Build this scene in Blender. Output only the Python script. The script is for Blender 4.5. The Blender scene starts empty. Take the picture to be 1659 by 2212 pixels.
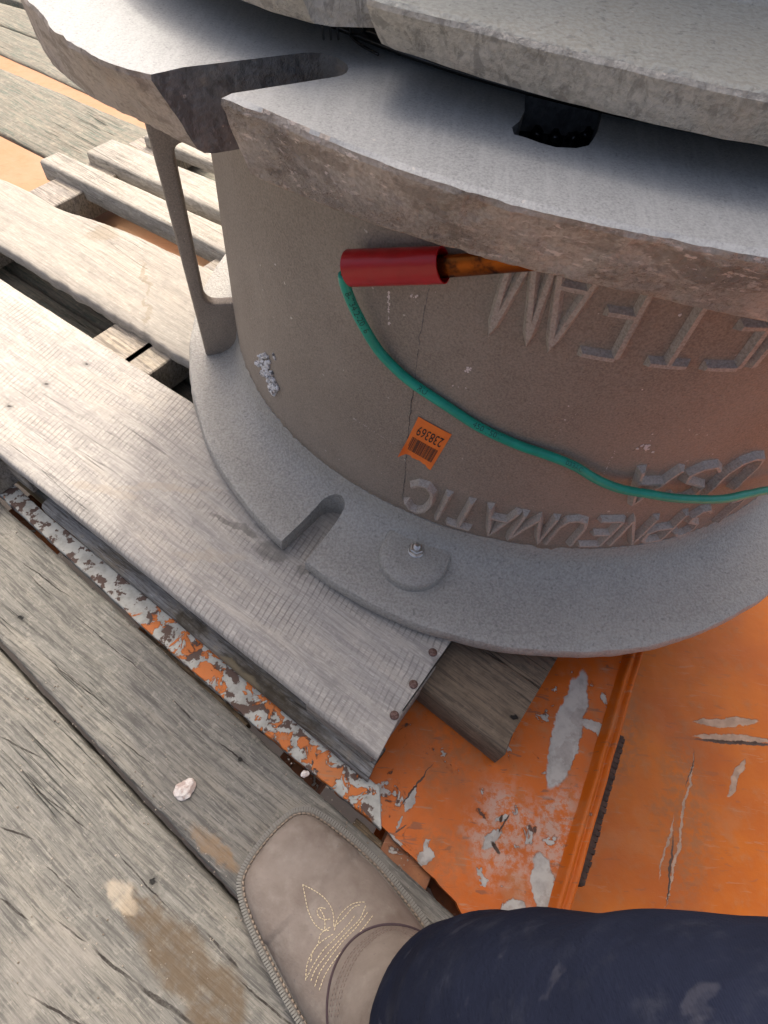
import bpy, bmesh, math, random
import numpy as np
from mathutils import Vector, Matrix, noise
from mathutils.bvhtree import BVHTree
R = math.radians
random.seed(7)
S = bpy.context.scene
col = S.collection

# ------------------------------------------------------------ camera
CX, CY, F = 829.5, 1106.0, 1300.0
HC = 0.62
_d = Vector((725 - CX, 1925 - CY, F)).normalized()
CZ = -_d
_f = Vector((0, 0, 1)); CYV = (_f - _f.dot(CZ) * CZ).normalized(); CXV = CYV.cross(CZ)
cam = bpy.data.cameras.new('camera'); camo = bpy.data.objects.new('camera', cam); col.objects.link(camo)
cam.sensor_fit = 'VERTICAL'; cam.sensor_height = 36; cam.lens = 36 * F / 2212
cam.clip_start = .005; cam.clip_end = 500
_r = [Vector((CXV[i], CYV[i], CZ[i])) for i in range(3)]     # camera right, down, forward in world
camo.matrix_world = Matrix(((_r[0][0], -_r[1][0], -_r[2][0], 0), (_r[0][1], -_r[1][1], -_r[2][1], 0), (_r[0][2], -_r[1][2], -_r[2][2], HC), (0, 0, 0, 1)))
S.camera = camo
# ------------------------------------------------------------ sky, sun
SUN = Vector((-.05, .60, 1)).normalized()
w = bpy.data.worlds.new("World"); S.world = w; w.use_nodes = True
nt = w.node_tree; nt.nodes.clear()
sky = nt.nodes.new('ShaderNodeTexSky'); sky.sky_type = 'NISHITA'; sky.sun_disc = False
sky.sun_elevation = math.asin(SUN.z); sky.sun_rotation = math.atan2(SUN.x, SUN.y)
sky.dust_density = 10.0; sky.ozone_density = 1.0; sky.air_density = .6
bg = nt.nodes.new('ShaderNodeBackground'); bg.inputs[1].default_value = .15
wo = nt.nodes.new('ShaderNodeOutputWorld')
nt.links.new(sky.outputs[0], bg.inputs[0]); nt.links.new(bg.outputs[0], wo.inputs[0])
sl = bpy.data.lights.new('sun', 'SUN'); sl.energy = .75; sl.angle = R(3); sl.color = (1, .94, .82)
so = bpy.data.objects.new('sun', sl); col.objects.link(so)
so.rotation_euler = SUN.to_track_quat('Z', 'Y').to_euler()
S.view_settings.view_transform = 'Standard'; S.view_settings.look = 'None'
S.view_settings.exposure = 1.05; S.view_settings.gamma = 1

def at(px, py, z):                    # point on the level plane z seen at a place of the photograph
    r = Vector((px - CX, py - CY, F)); d = Vector((r.dot(CXV), r.dot(CYV), r.dot(CZ)))
    t = (z - HC) / d.z
    return Vector((d.x * t, d.y * t, z))
C = Vector((.139, .634, 0))
def on_wall(px, py, rad):             # point on the barrel (radius rad): returns angle, height
    r = Vector((px - CX, py - CY, F)); d = Vector((r.dot(CXV), r.dot(CYV), r.dot(CZ)))
    a = d.x**2 + d.y**2; b = -(C.x * d.x + C.y * d.y); c = C.x**2 + C.y**2 - rad * rad
    t = (-b - math.sqrt(max(b * b - a * c, 0))) / a
    return math.atan2(d.y * t - C.y, d.x * t - C.x), HC + d.z * t
def fb(p, s=1.0, o=3):                # fractal noise
    return noise.fractal(Vector(p) * s, 1.0, 2.0, o)

# ------------------------------------------------------------ object helpers
def tag(o, label=None, cat=None, group=None, kind=None):
    if label: o['label'] = label
    if cat: o['category'] = cat
    if group: o['group'] = group
    if kind: o['kind'] = kind
    return o
def empty(name, loc=(0, 0, 0), rz=0, **k):
    o = bpy.data.objects.new(name, None); col.objects.link(o); o.location = loc; o.rotation_euler = (0, 0, rz)
    o.empty_display_size = .05
    tag(o, **k); return o
def link(name, me, mat, parent=None, loc=(0, 0, 0), rz=0, smooth=True, mats=None):
    o = bpy.data.objects.new(name, me); col.objects.link(o)
    if mats:
        for m in mats: me.materials.append(m)
    elif mat: me.materials.append(mat)
    if smooth:
        me.polygons.foreach_set('use_smooth', [True] * len(me.polygons))
    if parent:
        o.parent = parent
    o.location = loc; o.rotation_euler = (0, 0, rz)
    return o
def mesh(name, v, f):
    me = bpy.data.meshes.new(name); me.from_pydata([tuple(p) for p in v], [], f); me.validate(); me.update(); return me
def sharp(me, ang=35):
    bm = bmesh.new(); bm.from_mesh(me); bmesh.ops.recalc_face_normals(bm, faces=bm.faces)
    for e in bm.edges:
        if len(e.link_faces) == 2 and e.calc_face_angle(0) > R(ang): e.smooth = False
    bm.to_mesh(me); bm.free()
def baked(o):                         # apply modifiers
    dg = bpy.context.evaluated_depsgraph_get(); dg.update()
    me = bpy.data.meshes.new_from_object(o.evaluated_get(dg)); o.modifiers.clear(); o.data = me; return o
def prism(poly, z0, z1):              # closed polygon (ccw or cw) raised between two heights
    n = len(poly); v = [(p[0], p[1], z0) for p in poly] + [(p[0], p[1], z1) for p in poly]
    f = [list(range(n)), list(range(n, 2 * n))[::-1]] + [[i, i + n, (i + 1) % n + n, (i + 1) % n] for i in range(n)]
    me = mesh('prism', v, f)
    bm = bmesh.new(); bm.from_mesh(me); bmesh.ops.recalc_face_normals(bm, faces=bm.faces)
    bm.to_mesh(me); bm.free(); return me
def bevel(o, wdt, seg=2, ang=40):
    m = o.modifiers.new('b', 'BEVEL'); m.width = wdt; m.segments = seg; m.limit_method = 'ANGLE'; m.angle_limit = R(ang); return baked(o)
def tube(pts, rad, n=12, caps=True, v0=0):
    pts = [Vector(p) for p in pts]; V = []; Fc = []
    up = Vector((0, 0, 1)); prev = None
    for i, p in enumerate(pts):
        t = (pts[min(i + 1, len(pts) - 1)] - pts[max(i - 1, 0)]).normalized()
        if prev is None:
            a = t.cross(up); a = a.normalized() if a.length > .1 else t.cross(Vector((1, 0, 0))).normalized()
        else:
            a = (prev - prev.dot(t) * t).normalized()
        prev = a; b = t.cross(a)
        rr = rad[i] if hasattr(rad, '__len__') else rad
        for k in range(n):
            q = 2 * math.pi * k / n; V.append(p + a * math.cos(q) * rr + b * math.sin(q) * rr)
    for i in range(len(pts) - 1):
        for k in range(n):
            k2 = (k + 1) % n; Fc.append([i * n + k, i * n + k2, (i + 1) * n + k2, (i + 1) * n + k])
    if caps:
        Fc.append(list(range(n))[::-1]); Fc.append([(len(pts) - 1) * n + k for k in range(n)])
    return V, Fc
def spline(pts, n=12):                # Catmull-Rom through points
    P = [Vector(p) for p in pts]; P = [2 * P[0] - P[1]] + P + [2 * P[-1] - P[-2]]; out = []
    for i in range(1, len(P) - 2):
        for k in range(n):
            t = k / n; a, b, c, d = P[i - 1:i + 3]
            out.append(.5 * ((2 * b) + (c - a) * t + (2 * a - 5 * b + 4 * c - d) * t * t + (3 * b - a - 3 * c + d) * t**3))
    out.append(P[-2]); return out
def resample(pts, step):
    out = [pts[0].copy()]; acc = 0
    for a, b in zip(pts[:-1], pts[1:]):
        L = (b - a).length
        if L == 0: continue
        s = step - acc
        while s <= L: out.append(a.lerp(b, s / L)); s += step
        acc = (acc + L) % step
    return out
class MB:
    def __init__(s): s.v = []; s.f = []
    def add(s, vf):
        n = len(s.v); s.v += [tuple(p) for p in vf[0]]; s.f += [[i + n for i in q] for q in vf[1]]; return s
    def build(s, name, mat, parent=None, **k): return link(name, mesh(name, s.v, s.f), mat, parent, **k)

# ------------------------------------------------------------ material helpers
class M:
    def __init__(s, name, rough=.7, metal=0., spec=.5):
        s.m = bpy.data.materials.new(name); s.m.use_nodes = True; s.t = s.m.node_tree
        s.b = s.t.nodes['Principled BSDF']; s.b.inputs['Roughness'].default_value = rough
        s.b.inputs['Metallic'].default_value = metal; s.b.inputs['Specular IOR Level'].default_value = spec
        s.co = s.n('TexCoord').outputs['Object']
    def n(s, t, **k):
        x = s.t.nodes.new('ShaderNode' + t)
        for a, b in k.items():
            if hasattr(x, a): setattr(x, a, b)
            else: x.inputs[a.replace('_', ' ')].default_value = b
        return x
    def l(s, a, b): s.t.links.new(a, b)
    def vec(s, scale=(1, 1, 1), rot=0, loc=(0, 0, 0), src=None):
        x = s.n('Mapping'); x.inputs['Scale'].default_value = scale; x.inputs['Rotation'].default_value = (0, 0, rot); x.inputs['Location'].default_value = loc
        s.l(src or s.co, x.inputs[0]); return x.outputs[0]
    def noise(s, scale, detail=5, rough=.55, v=None, dist=0.):
        x = s.n('TexNoise'); x.inputs['Scale'].default_value = scale; x.inputs['Detail'].default_value = detail
        x.inputs['Roughness'].default_value = rough; x.inputs['Distortion'].default_value = dist
        s.l(v or s.co, x.inputs['Vector']); return x.outputs[0]
    def voro(s, scale, v=None, feat='F1'):
        x = s.n('TexVoronoi', feature=feat); x.inputs['Scale'].default_value = scale
        s.l(v or s.co, x.inputs['Vector']); return x.outputs[0]
    def ramp(s, src, a, b, ca=0., cb=1.):       # smooth step, value
        x = s.n('MapRange', interpolation_type='SMOOTHSTEP'); s.l(src, x.inputs[0])
        for i, q in enumerate((a, b, ca, cb)): x.inputs[i + 1].default_value = q
        return x.outputs[0]
    def math(s, op, a, b=None, c=None):
        x = s.n('Math', operation=op)
        for i, q in enumerate((a, b, c)):
            if q is None: continue
            if isinstance(q, (int, float)): x.inputs[i].default_value = q
            else: s.l(q, x.inputs[i])
        return x.outputs[0]
    def mix(s, f, a, b, bt='MIX'):
        x = s.n('Mix', data_type='RGBA', blend_type=bt)
        for i, q in ((0, f), (6, a), (7, b)):
            if isinstance(q, (int, float)): x.inputs[i].default_value = q
            elif isinstance(q, tuple): x.inputs[i].default_value = (*q, 1) if len(q) == 3 else q
            else: s.l(q, x.inputs[i])
        return x.outputs[2]
    def blob(s, items, amp=.01, nscale=60, soft=.12):      # union of rotated ellipses with ragged outlines (x,y,a,b,deg)
        nz = s.n('TexNoise'); nz.inputs['Scale'].default_value = nscale; nz.inputs['Detail'].default_value = 6; nz.inputs['Roughness'].default_value = .6
        s.l(s.co, nz.inputs['Vector'])
        off = s.n('VectorMath', operation='SUBTRACT'); s.l(nz.outputs[1], off.inputs[0]); off.inputs[1].default_value = (.5, .5, .5)
        sc = s.n('VectorMath', operation='SCALE'); s.l(off.outputs[0], sc.inputs[0]); sc.inputs[3].default_value = amp * 2.5
        ad = s.n('VectorMath', operation='ADD'); s.l(s.co, ad.inputs[0]); s.l(sc.outputs[0], ad.inputs[1])
        out = None
        for (x, y, a, b, dg) in items:
            mp = s.n('Mapping', vector_type='TEXTURE'); mp.inputs['Location'].default_value = (x, y, 0); mp.inputs['Rotation'].default_value = (0, 0, R(dg)); mp.inputs['Scale'].default_value = (a, b, 1e4)
            s.l(ad.outputs[0], mp.inputs[0])
            le = s.n('VectorMath', operation='LENGTH'); s.l(mp.outputs[0], le.inputs[0])
            g = s.ramp(le.outputs[1], 1 + soft, 1 - soft)
            out = g if out is None else s.math('MAXIMUM', out, g)
        return out
    def col(s, c): s.l(c, s.b.inputs['Base Color']) if not isinstance(c, tuple) else setattr(s.b.inputs['Base Color'], 'default_value', (*c, 1)); return s
    def rough(s, c): s.l(c, s.b.inputs['Roughness']); return s
    def bump(s, h, dist, strength=1.):
        x = s.n('Bump'); x.inputs['Distance'].default_value = dist; x.inputs['Strength'].default_value = strength
        s.l(h, x.inputs['Height'])
        pr = getattr(s, '_bp', None)
        if pr: s.l(pr, x.inputs['Normal'])
        s._bp = x.outputs[0]; s.l(x.outputs[0], s.b.inputs['Normal']); return s

def wood(name, c1, c2, c3, dark, grain=1., saw=0., crack=1., seed=0, rough=.85, stains=None, knots=None, bumpd=.0012, saw_rot=80):
    m = M(name, rough, spec=.25)
    v = m.vec((1, 1, 1), loc=(seed * 3.1, seed * 1.7, seed * .9))
    wv = m.noise(4, 2, .5, v)                                             # slow waver of the grain
    vv = m.n('VectorMath', operation='ADD'); m.l(v, vv.inputs[0])
    cb = m.n('CombineXYZ'); m.l(m.math('MULTIPLY', wv, .022), cb.inputs[1]); m.l(cb.outputs[0], vv.inputs[1])
    v = vv.outputs[0]
    g1 = m.noise(1, 6, .6, m.vec((9, 170, 60), src=v)); g2 = m.noise(1, 4, .65, m.vec((16, 330, 200), src=v)); g3 = m.noise(1, 5, .6, m.vec((5, 30, 20), src=v), 1.)
    bl = m.noise(22, 6, .65, v)
    c = m.mix(m.ramp(g1, .35, .65), c1, c2)
    c = m.mix(m.ramp(g3, .4, .7), c, c3)
    c = m.mix(m.ramp(g2, .47, .62, 0, .75 * grain), c, dark)
    c = m.mix(m.ramp(bl, .5, .72, 0, .45), c, tuple(x * .6 for x in c1))
    gg = m.noise(1, 2, .5, m.vec((60, 420, 200), src=v)); c = m.mix(m.ramp(gg, .55, .7, 0, .3), c, tuple(min(x * 1.5, .8) for x in c1))
    g4 = m.noise(1, 3, .7, m.vec((45, 820, 300), src=v)); c = m.mix(m.ramp(g4, .50, .66, 0, .55 * grain), c, dark)
    g5 = m.noise(1, 3, .7, m.vec((70, 600, 300), loc=(3, 7, 1), src=v)); c = m.mix(m.ramp(g5, .56, .70, 0, .40 * grain), c, tuple(min(x * 1.7, .75) for x in c1))
    lich = m.noise(95, 6, .75, m.vec((1, 1, 1), loc=(5, 5, 5), src=v)); c = m.mix(m.ramp(lich, .54, .66, 0, .35 * grain), c, tuple(min(x * 1.5, .7) for x in c3)); c = m.mix(m.ramp(lich, .46, .36, 0, .35 * grain), c, tuple(x * .55 for x in c2))
    ck = m.noise(1, 3, .5, m.vec((1.6, 62, 30), src=v), .15)
    ckm = m.math('MULTIPLY', m.ramp(m.math('ABSOLUTE', m.math('SUBTRACT', ck, .5)), .008, .0), m.ramp(m.noise(5, 2, .5, v), .50, .62))
    c = m.mix(m.math('MULTIPLY', ckm, crack), c, tuple(x * .25 for x in dark))
    h = m.math('ADD', m.math('MULTIPLY', g1, .6), m.math('MULTIPLY', g2, .5))
    if saw:
        wvt = m.n('TexWave', wave_type='BANDS', bands_direction='X'); wvt.inputs['Scale'].default_value = 52; wvt.inputs['Distortion'].default_value = 3.2; wvt.inputs['Detail'].default_value = 5; wvt.inputs['Detail Scale'].default_value = .5
        m.l(m.vec((1, 1, 1), R(saw_rot - 90), src=v), wvt.inputs['Vector'])
        sm = m.math('MULTIPLY', m.ramp(wvt.outputs[1], .25, .0), m.ramp(m.noise(1, 5, .65, m.vec((12, 45, 20), src=v)), .38, .66))
        c = m.mix(m.math('MULTIPLY', sm, saw), c, tuple(x * .45 for x in c1))
        w2 = m.n('TexWave', wave_type='BANDS', bands_direction='Y'); w2.inputs['Scale'].default_value = 70; w2.inputs['Distortion'].default_value = 6.; w2.inputs['Detail Scale'].default_value = .4
        m.l(v, w2.inputs['Vector']); s2 = m.math('MULTIPLY', m.ramp(w2.outputs[1], .2, .0), m.ramp(m.noise(10, 3, .6, v), .45, .65))
        c = m.mix(m.math('MULTIPLY', s2, saw * .08), c, tuple(x * .5 for x in c1))
        h = m.math('SUBTRACT', h, m.math('MULTIPLY', sm, .5))
    if knots:
        for (x, y, r_) in knots:
            k = m.blob([(x, y, r_ * 1.6, r_, 0)], r_ * .8, 140, .5); c = m.mix(m.math('MULTIPLY', k, .55), c, tuple(q * .55 for q in c2))
            k = m.blob([(x, y, r_ * .55, r_ * .4, 20)], r_ * .5, 200, .3); c = m.mix(k, c, tuple(q * .3 for q in dark)); h = m.math('SUBTRACT', h, k)
    if stains:
        for items, cc, amt, amp in stains:
            k = m.blob(items, amp, 35, .25); k = m.math('MULTIPLY', k, m.ramp(m.noise(70, 5, .7, v), .25, .6, .35, 1.))
            c = m.mix(m.math('MULTIPLY', k, amt), c, cc)
    m.col(c)
    h = m.math('SUBTRACT', h, m.math('MULTIPLY', ckm, 1.6 * crack))
    m.bump(h, bumpd)
    return m.m

def cast(name, base, alt, pit=.6, grit=650, gd=.0005, rough=.62, metal=.15, marks=None, coarse=0., streak=False, flecks=.5, mb=.0009):
    m = M(name, rough, metal, .4)
    big = m.noise(7, 5, .6); mid = m.noise(60, 5, .65); fine = m.noise(grit, 3, .6)
    c = m.mix(m.ramp(big, .35, .65), base, alt)
    c = m.mix(m.ramp(mid, .5, .75, 0, .35), c, tuple(x * .62 for x in base))
    c = m.mix(m.ramp(fine, .35, .65, 0, .5), c, tuple(min(1, x * 1.45) for x in base))
    c = m.mix(m.ramp(m.noise(grit * .7, 2, .5, m.vec((1, 1, 1), loc=(3, 5, 1))), .6, .72, 0, .5), c, tuple(x * .5 for x in base))
    fl = m.math('MULTIPLY', m.ramp(m.noise(170, 2, .5, m.vec((1, 1, 1), loc=(8, 1, 4))), .735, .77), flecks)
    c = m.mix(fl, c, (.62, .57, .5))
    if streak:
        st = m.noise(1, 4, .6, m.vec((260, 30, 60), R(20)))
        c = m.mix(m.ramp(st, .45, .7, 0, .4), c, tuple(min(1, x * 1.35) for x in base))
    if .002 < coarse < .005:
        pt = m.ramp(m.noise(130, 5, .65, m.vec((1, 1, .5), loc=(5, 2, 7)), .5), .52, .60); c = m.mix(m.math('MULTIPLY', pt, .6), c, tuple(x * .45 for x in base)); c = m.mix(m.ramp(m.noise(25, 4, .6), .5, .68, 0, .5), c, (.58, .47, .36))
    if coarse > .005:
        pt = m.ramp(m.noise(38, 7, .7, m.vec((1, 1, 1.6), loc=(5, 2, 7)), .5), .50, .60); c = m.mix(m.math('MULTIPLY', pt, .55), c, (.20, .16, .125))
        ch = m.math('MULTIPLY', m.ramp(m.noise(150, 5, .65, m.vec((1, 1, 2.2), loc=(9, 2, 1))), .57, .64), m.ramp(m.noise(12, 3, .6), .42, .6)); c = m.mix(ch, c, (.72, .62, .54))
    if marks:
        for items, cc, amt, amp, ns in marks:
            c = m.mix(m.math('MULTIPLY', m.blob(items, amp, ns, .15), amt), c, cc)
    m.col(c)
    if coarse:
        cn = m.noise(110, 6, .7); msk = m.ramp(m.noise(9, 3, .6, m.vec((1, 1, 1), loc=(2, 2, 2))), .42, .6)
        m.bump(m.math('MULTIPLY', cn, msk), coarse)
    m.bump(m.math('ADD', mid, m.math('MULTIPLY', m.voro(grit * .5), .25)), mb)
    m.bump(fine, gd)
    return m.m

# ------------------------------------------------------------ materials
U = R(-30)                            # direction of all planks
ex = Vector((math.cos(U), math.sin(U), 0)); ey = Vector((-ex.y, ex.x, 0))
def loc(p): return (p.x * ex.x + p.y * ex.y, p.x * ey.x + p.y * ey.y)   # world -> plank frame
def bl(a, b, wdt, z, k=1.0, frame=False):     # ellipse along two places with half-width
    A, B = at(*a, z), at(*b, z)
    if frame: A, B = Vector((*loc(A), 0)), Vector((*loc(B), 0))
    c = (A + B) / 2; d = B - A
    return (c.x, c.y, d.length / 2 * k, wdt, math.degrees(math.atan2(d.y, d.x)))

GREY = dict(c1=(.20, .193, .168), c2=(.14, .136, .12), c3=(.23, .216, .18), dark=(.075, .073, .066))
CR = []
for (p_, q_, w_) in (((200, 2050), (300, 2130), .0012), ((290, 2122), (420, 2215), .0018), ((185, 2035), (120, 1985), .0007), ((0, 1940), (60, 1985), .0009), ((0, 1590), (95, 1640), .0008), ((0, 1785), (70, 1815), .0009), ((60, 1690), (200, 1800), .0006), ((250, 1840), (380, 1980), .0006), ((450, 2020), (515, 2092), .0011), ((370, 1510), (420, 1560), .0006), ((520, 2120), (640, 2225), .0009), ((100, 1870), (180, 1945), .0006), ((240, 1585), (330, 1650), .0006),
                       ((40, 1210), (150, 1290), .0006), ((60, 1240), (110, 1285), .0005), ((150, 1320), (330, 1470), .0005), ((360, 1400), (480, 1500), .0005), ((470, 1600), (540, 1655), .0008), ((60, 2150), (200, 2230), .0009), ((560, 1560), (640, 1640), .0005), ((90, 1410), (230, 1530), .0006)):
    CR.append(bl(p_, q_, w_, 0, 1, True))
m_deck = wood('deck_wood_a', seed=1, crack=.55, stains=[
    ([bl((275, 1935), (340, 2010), .013, 0, 1, True), bl((320, 1990), (470, 2170), .020, 0, 1, True), bl((420, 2090), (510, 2230), .022, 0, 1, True)], (.10, .066, .034), .75, .012),
    ([bl((425, 1790), (515, 1875), .007, 0, 1, True)], (.26, .16, .075), .6, .012),
    ([bl((235, 1905), (300, 1960), .008, 0, 1, True)], (.45, .38, .28), .6, .012),
    (CR, (.028, .024, .02), 1.0, .0022),
    ([bl((20, 2070), (160, 2130), .035, 0, 1, True)], (.28, .26, .225), .35, .03)],
    knots=[(*loc(at(330, 1905, 0)), .005), (*loc(at(45, 1335, 0)), .005), (*loc(at(520, 1640, 0)), .004)], bumpd=.0016, **GREY)
m_deckb = wood('deck_wood_b', seed=4, crack=.9, bumpd=.0014, c1=(.25, .225, .18), c2=(.175, .158, .125), c3=(.29, .255, .195), dark=(.10, .135, .11))
m_rot = wood('rotten_wood', seed=6, crack=.6, c1=(.16, .12, .075), c2=(.10, .075, .05), c3=(.21, .16, .10), dark=(.03, .025, .02))
m_wide = wood('sawn_board_wood', (.43, .405, .36), (.355, .335, .30), (.47, .43, .365), (.28, .26, .24), grain=.8, saw=.6, crack=.55, seed=9, bumpd=.0007, rough=.8,
    knots=[(*loc(at(100, 830, .075)), .004), (*loc(at(187, 787, .075)), .0035), (*loc(at(20, 878, .075)), .004)],
    stains=[([bl((560, 1180), (620, 1205), .010, .075, 1, True), bl((640, 1225), (680, 1245), .006, .075, 1, True), bl((450, 1110), (560, 1165), .004, .075, 1, True)], (.16, .15, .13), .75, .012),
            ([bl((150, 1040), (300, 1075), .006, .075, 1, True), bl((380, 1195), (540, 1200), .007, .075, 1, True), bl((250, 1050), (480, 1060), .004, .075, 1, True)], (.42, .36, .28), .45, .012),
            ([bl((930, 1440), (975, 1420), .008, .075, 1, True)], (.17, .16, .15), .8, .01)])
m_pal = wood('pallet_wood', (.37, .345, .295), (.29, .27, .235), (.41, .37, .31), (.24, .22, .18), grain=.6, crack=.4, seed=12, bumpd=.0008,
    stains=[([bl((210, 490), (240, 520), .02, .075, 1, True), bl((300, 560), (330, 640), .004, .075, 1, True), bl((318, 640), (318, 700), .003, .075, 1, True)], (.22, .17, .1), .45, .02)])
m_pal2 = wood('pallet_wood_pale', (.40, .375, .32), (.33, .305, .265), (.45, .41, .335), (.24, .22, .18), grain=.9, crack=.5, seed=15, bumpd=.0009)
m_under = wood('dark_pallet_wood', (.19, .145, .10), (.13, .10, .07), (.22, .165, .11), (.06, .05, .04), grain=.8, crack=.8, seed=18, knots=[(*loc(at(1110, 1550, .05)), .006)])  # darker brown wood of the under runner and one stringer
m_strg = wood('stringer_wood', (.36, .33, .29), (.27, .25, .22), (.40, .35, .27), (.13, .11, .09), grain=.9, crack=.6, seed=21)
m_strip = wood('lower_board_wood', (.30, .30, .285), (.20, .20, .19), (.24, .20, .14), (.06, .05, .04), grain=1, crack=.5, seed=23,
    stains=[([bl((470, 1420), (690, 1590), .012, .02, 1.1, True), bl((380, 1330), (440, 1370), .01, .02, 1, True)], (.07, .055, .035), .85, .015), ([bl((430, 1395), (560, 1490), .006, .02, 1, True)], (.30, .24, .14), .6, .01)])

def paint(name, orange, chips, items=(), grime=.35, dents=0, solid=True, soft=(), core=(), scr=.5, org2=None, frame=False, scale=38, inner=(.10, .055, .04), grey=(.42, .40, .36)):
    m = M(name, .5, 0, .22)
    big = m.noise(9, 4, .6); c = m.mix(m.ramp(big, .3, .7), orange, org2 or tuple(x * .82 for x in orange))
    dust = m.noise(45, 6, .7)
    c = m.mix(m.ramp(dust, .48, .75, 0, grime), c, (.27, .17, .10))
    sc = m.noise(1, 3, .6, m.vec((30, 240, 60), R(62)), .4)
    c = m.mix(m.ramp(sc, .62, .70, 0, scr), c, (.34, .20, .12)); sc2 = m.noise(1, 3, .5, m.vec((40, 200, 60), R(115)), .5); c = m.mix(m.ramp(sc2, .64, .69, 0, scr), c, (.13, .07, .045)); ds = m.noise(20, 6, .65, m.vec((1, 1, 1), loc=(2, 9, 1))); c = m.mix(m.ramp(ds, .52, .7, 0, scr), c, (.34, .15, .06))
    n1 = m.noise(scale, 7, .62, None, .6)
    chip = m.ramp(n1, 1 - chips, 1 - chips - .012, 0, 1) if False else m.ramp(n1, chips, chips + .012, 0, 1)
    own = None
    for its, cc_, am_, ap_ in soft:
        kk = m.math('MULTIPLY', m.blob(its, ap_, 45, .45), m.ramp(m.noise(110, 6, .75), .40, .58)); c = m.mix(m.math('MULTIPLY', kk, am_), c, cc_)
    if items:
        for it, amp in items:
            o_ = m.blob(it, amp, 60, .06); own = o_ if own is None else m.math('MAXIMUM', own, o_)
        chip = m.math('MAXIMUM', chip, own)
    g = m.mix(m.ramp(m.noise(90, 5, .6), .35, .7), grey, tuple(x * .72 for x in grey))
    rim = m.mix(m.ramp(m.noise(scale * 1.3, 6, .6, m.vec((1, 1, 1), loc=(4, 4, 4))), .52, .56), g, inner)
    if own is not None and solid: rim = m.mix(m.math('MULTIPLY', own, .8), rim, g)
    edge = m.math('MULTIPLY', m.ramp(n1, chips - .03, chips - .004), .55); c = m.mix(edge, c, tuple(x * .45 for x in orange))
    c = m.mix(chip, c, rim)
    if core: c = m.mix(m.blob(core, .003, 90, .2), c, (.055, .034, .024))
    m.col(c); m.rough(m.math('ADD', m.math('MULTIPLY', chip, .35), m.ramp(dust, .2, .8, .32, .62)))
    m.bump(m.math('MULTIPLY', chip, -1), .0006); m.bump(m.noise(14, 3, .5), .004 if dents else .0015); m.bump(dust, .0006)
    return m.m
m_rail = paint('peeling_rail_paint', (.56, .16, .03), .47, grime=.2, solid=False, scale=48, grey=(.45, .45, .40), inner=(.11, .075, .06),
    items=[([bl((0, 1040), (330, 1330), .03, .006)], .02)])
m_plate = paint('scratched_orange_paint', (.52, .115, .006), .615, grime=.5, scr=.6, dents=1, soft=[([bl((1110, 1700), (1060, 1900), .030, .004), bl((1230, 1700), (1150, 1960), .022, .004)], (.42, .30, .235), .8, .02), ([bl((930, 1560), (1010, 1700), .03, .004), bl((900, 1900), (1000, 1800), .03, .004)], (.24, .10, .04), .5, .03)],
    core=[bl((1062, 1815), (1078, 1845), .0022, .004), bl((1085, 1760), (1080, 1775), .0014, .004), bl((1100, 1760), (1078, 1800), .0008, .004), bl((1305, 1565), (1318, 1600), .002, .004), bl((862, 1745), (935, 1650), .0008, .004), bl((880, 1780), (850, 1800), .0007, .004)], org2=(.38, .088, .011), items=[
    ([bl((1262, 1450), (1190, 1705), .014, .004), bl((1165, 1840), (1190, 2000), .010, .004), bl((1090, 1960), (1130, 1990), .012, .004)], .006),
    ([bl((1290, 1560), (1310, 1600), .007, .004), bl((1260, 1560), (1300, 1580), .006, .004)], .008),
    ([bl((900, 1700), (880, 1750), .0035, .004), bl((870, 1760), (855, 1790), .0015, .004)], .007),
    ([bl((905, 1830), (930, 1845), .008, .004), bl((790, 1760), (820, 1740), .007, .004), bl((830, 1800), (870, 1840), .004, .004)], .012),
    ([bl((1080, 1760), (1085, 1780), .004, .004), bl((1030, 1880), (1045, 1910), .004, .004), bl((1040, 1830), (1090, 1800), .006, .004)], .012)])
m_fold = paint('folded_edge_paint', (.50, .11, .006), .70, grime=.25)
m_floor = paint('orange_floor_paint', (.44, .112, .001), .78, grime=.35, scr=.3, core=[bl((1500, 1598), (1690, 1610), .0022, -.11), bl((1455, 1800), (1440, 1950), .0012, -.11), bl((1500, 1640), (1480, 1700), .0006, -.11)], soft=[([bl((1480, 1600), (1480, 1950), .03, -.11), bl((1300, 1700), (1360, 1500), .03, -.11)], (.22, .10, .04), .6, .02)], org2=(.35, .078, .002), items=[
    ([bl((1500, 1590), (1680, 1600), .0045, -.11), bl((1610, 1640), (1570, 1720), .004, -.11), bl((1500, 1625), (1440, 1960), .0015, -.11), bl((1455, 1760), (1425, 1900), .0012, -.11), bl((1500, 1560), (1640, 1560), .006, -.11)], .006)], grey=(.40, .28, .2))
m_far = paint('sunlit_faded_orange_paint', (.42, .20, .095), .75, grime=.3, org2=(.38, .22, .12), scr=.2)  # faded orange, with the pale wash of full sun put into the colour
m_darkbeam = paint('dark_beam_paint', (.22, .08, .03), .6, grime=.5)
m_rust_gap_shade = M('dark_rust_and_gap_shade', .85); m_rust_gap_shade.col(m_rust_gap_shade.mix(m_rust_gap_shade.ramp(m_rust_gap_shade.noise(80, 5, .6), .3, .7), (.025, .016, .012), (.07, .04, .028))); m_rust_gap_shade.bump(m_rust_gap_shade.noise(200, 4), .001); m_rust_gap_shade = m_rust_gap_shade.m

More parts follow.
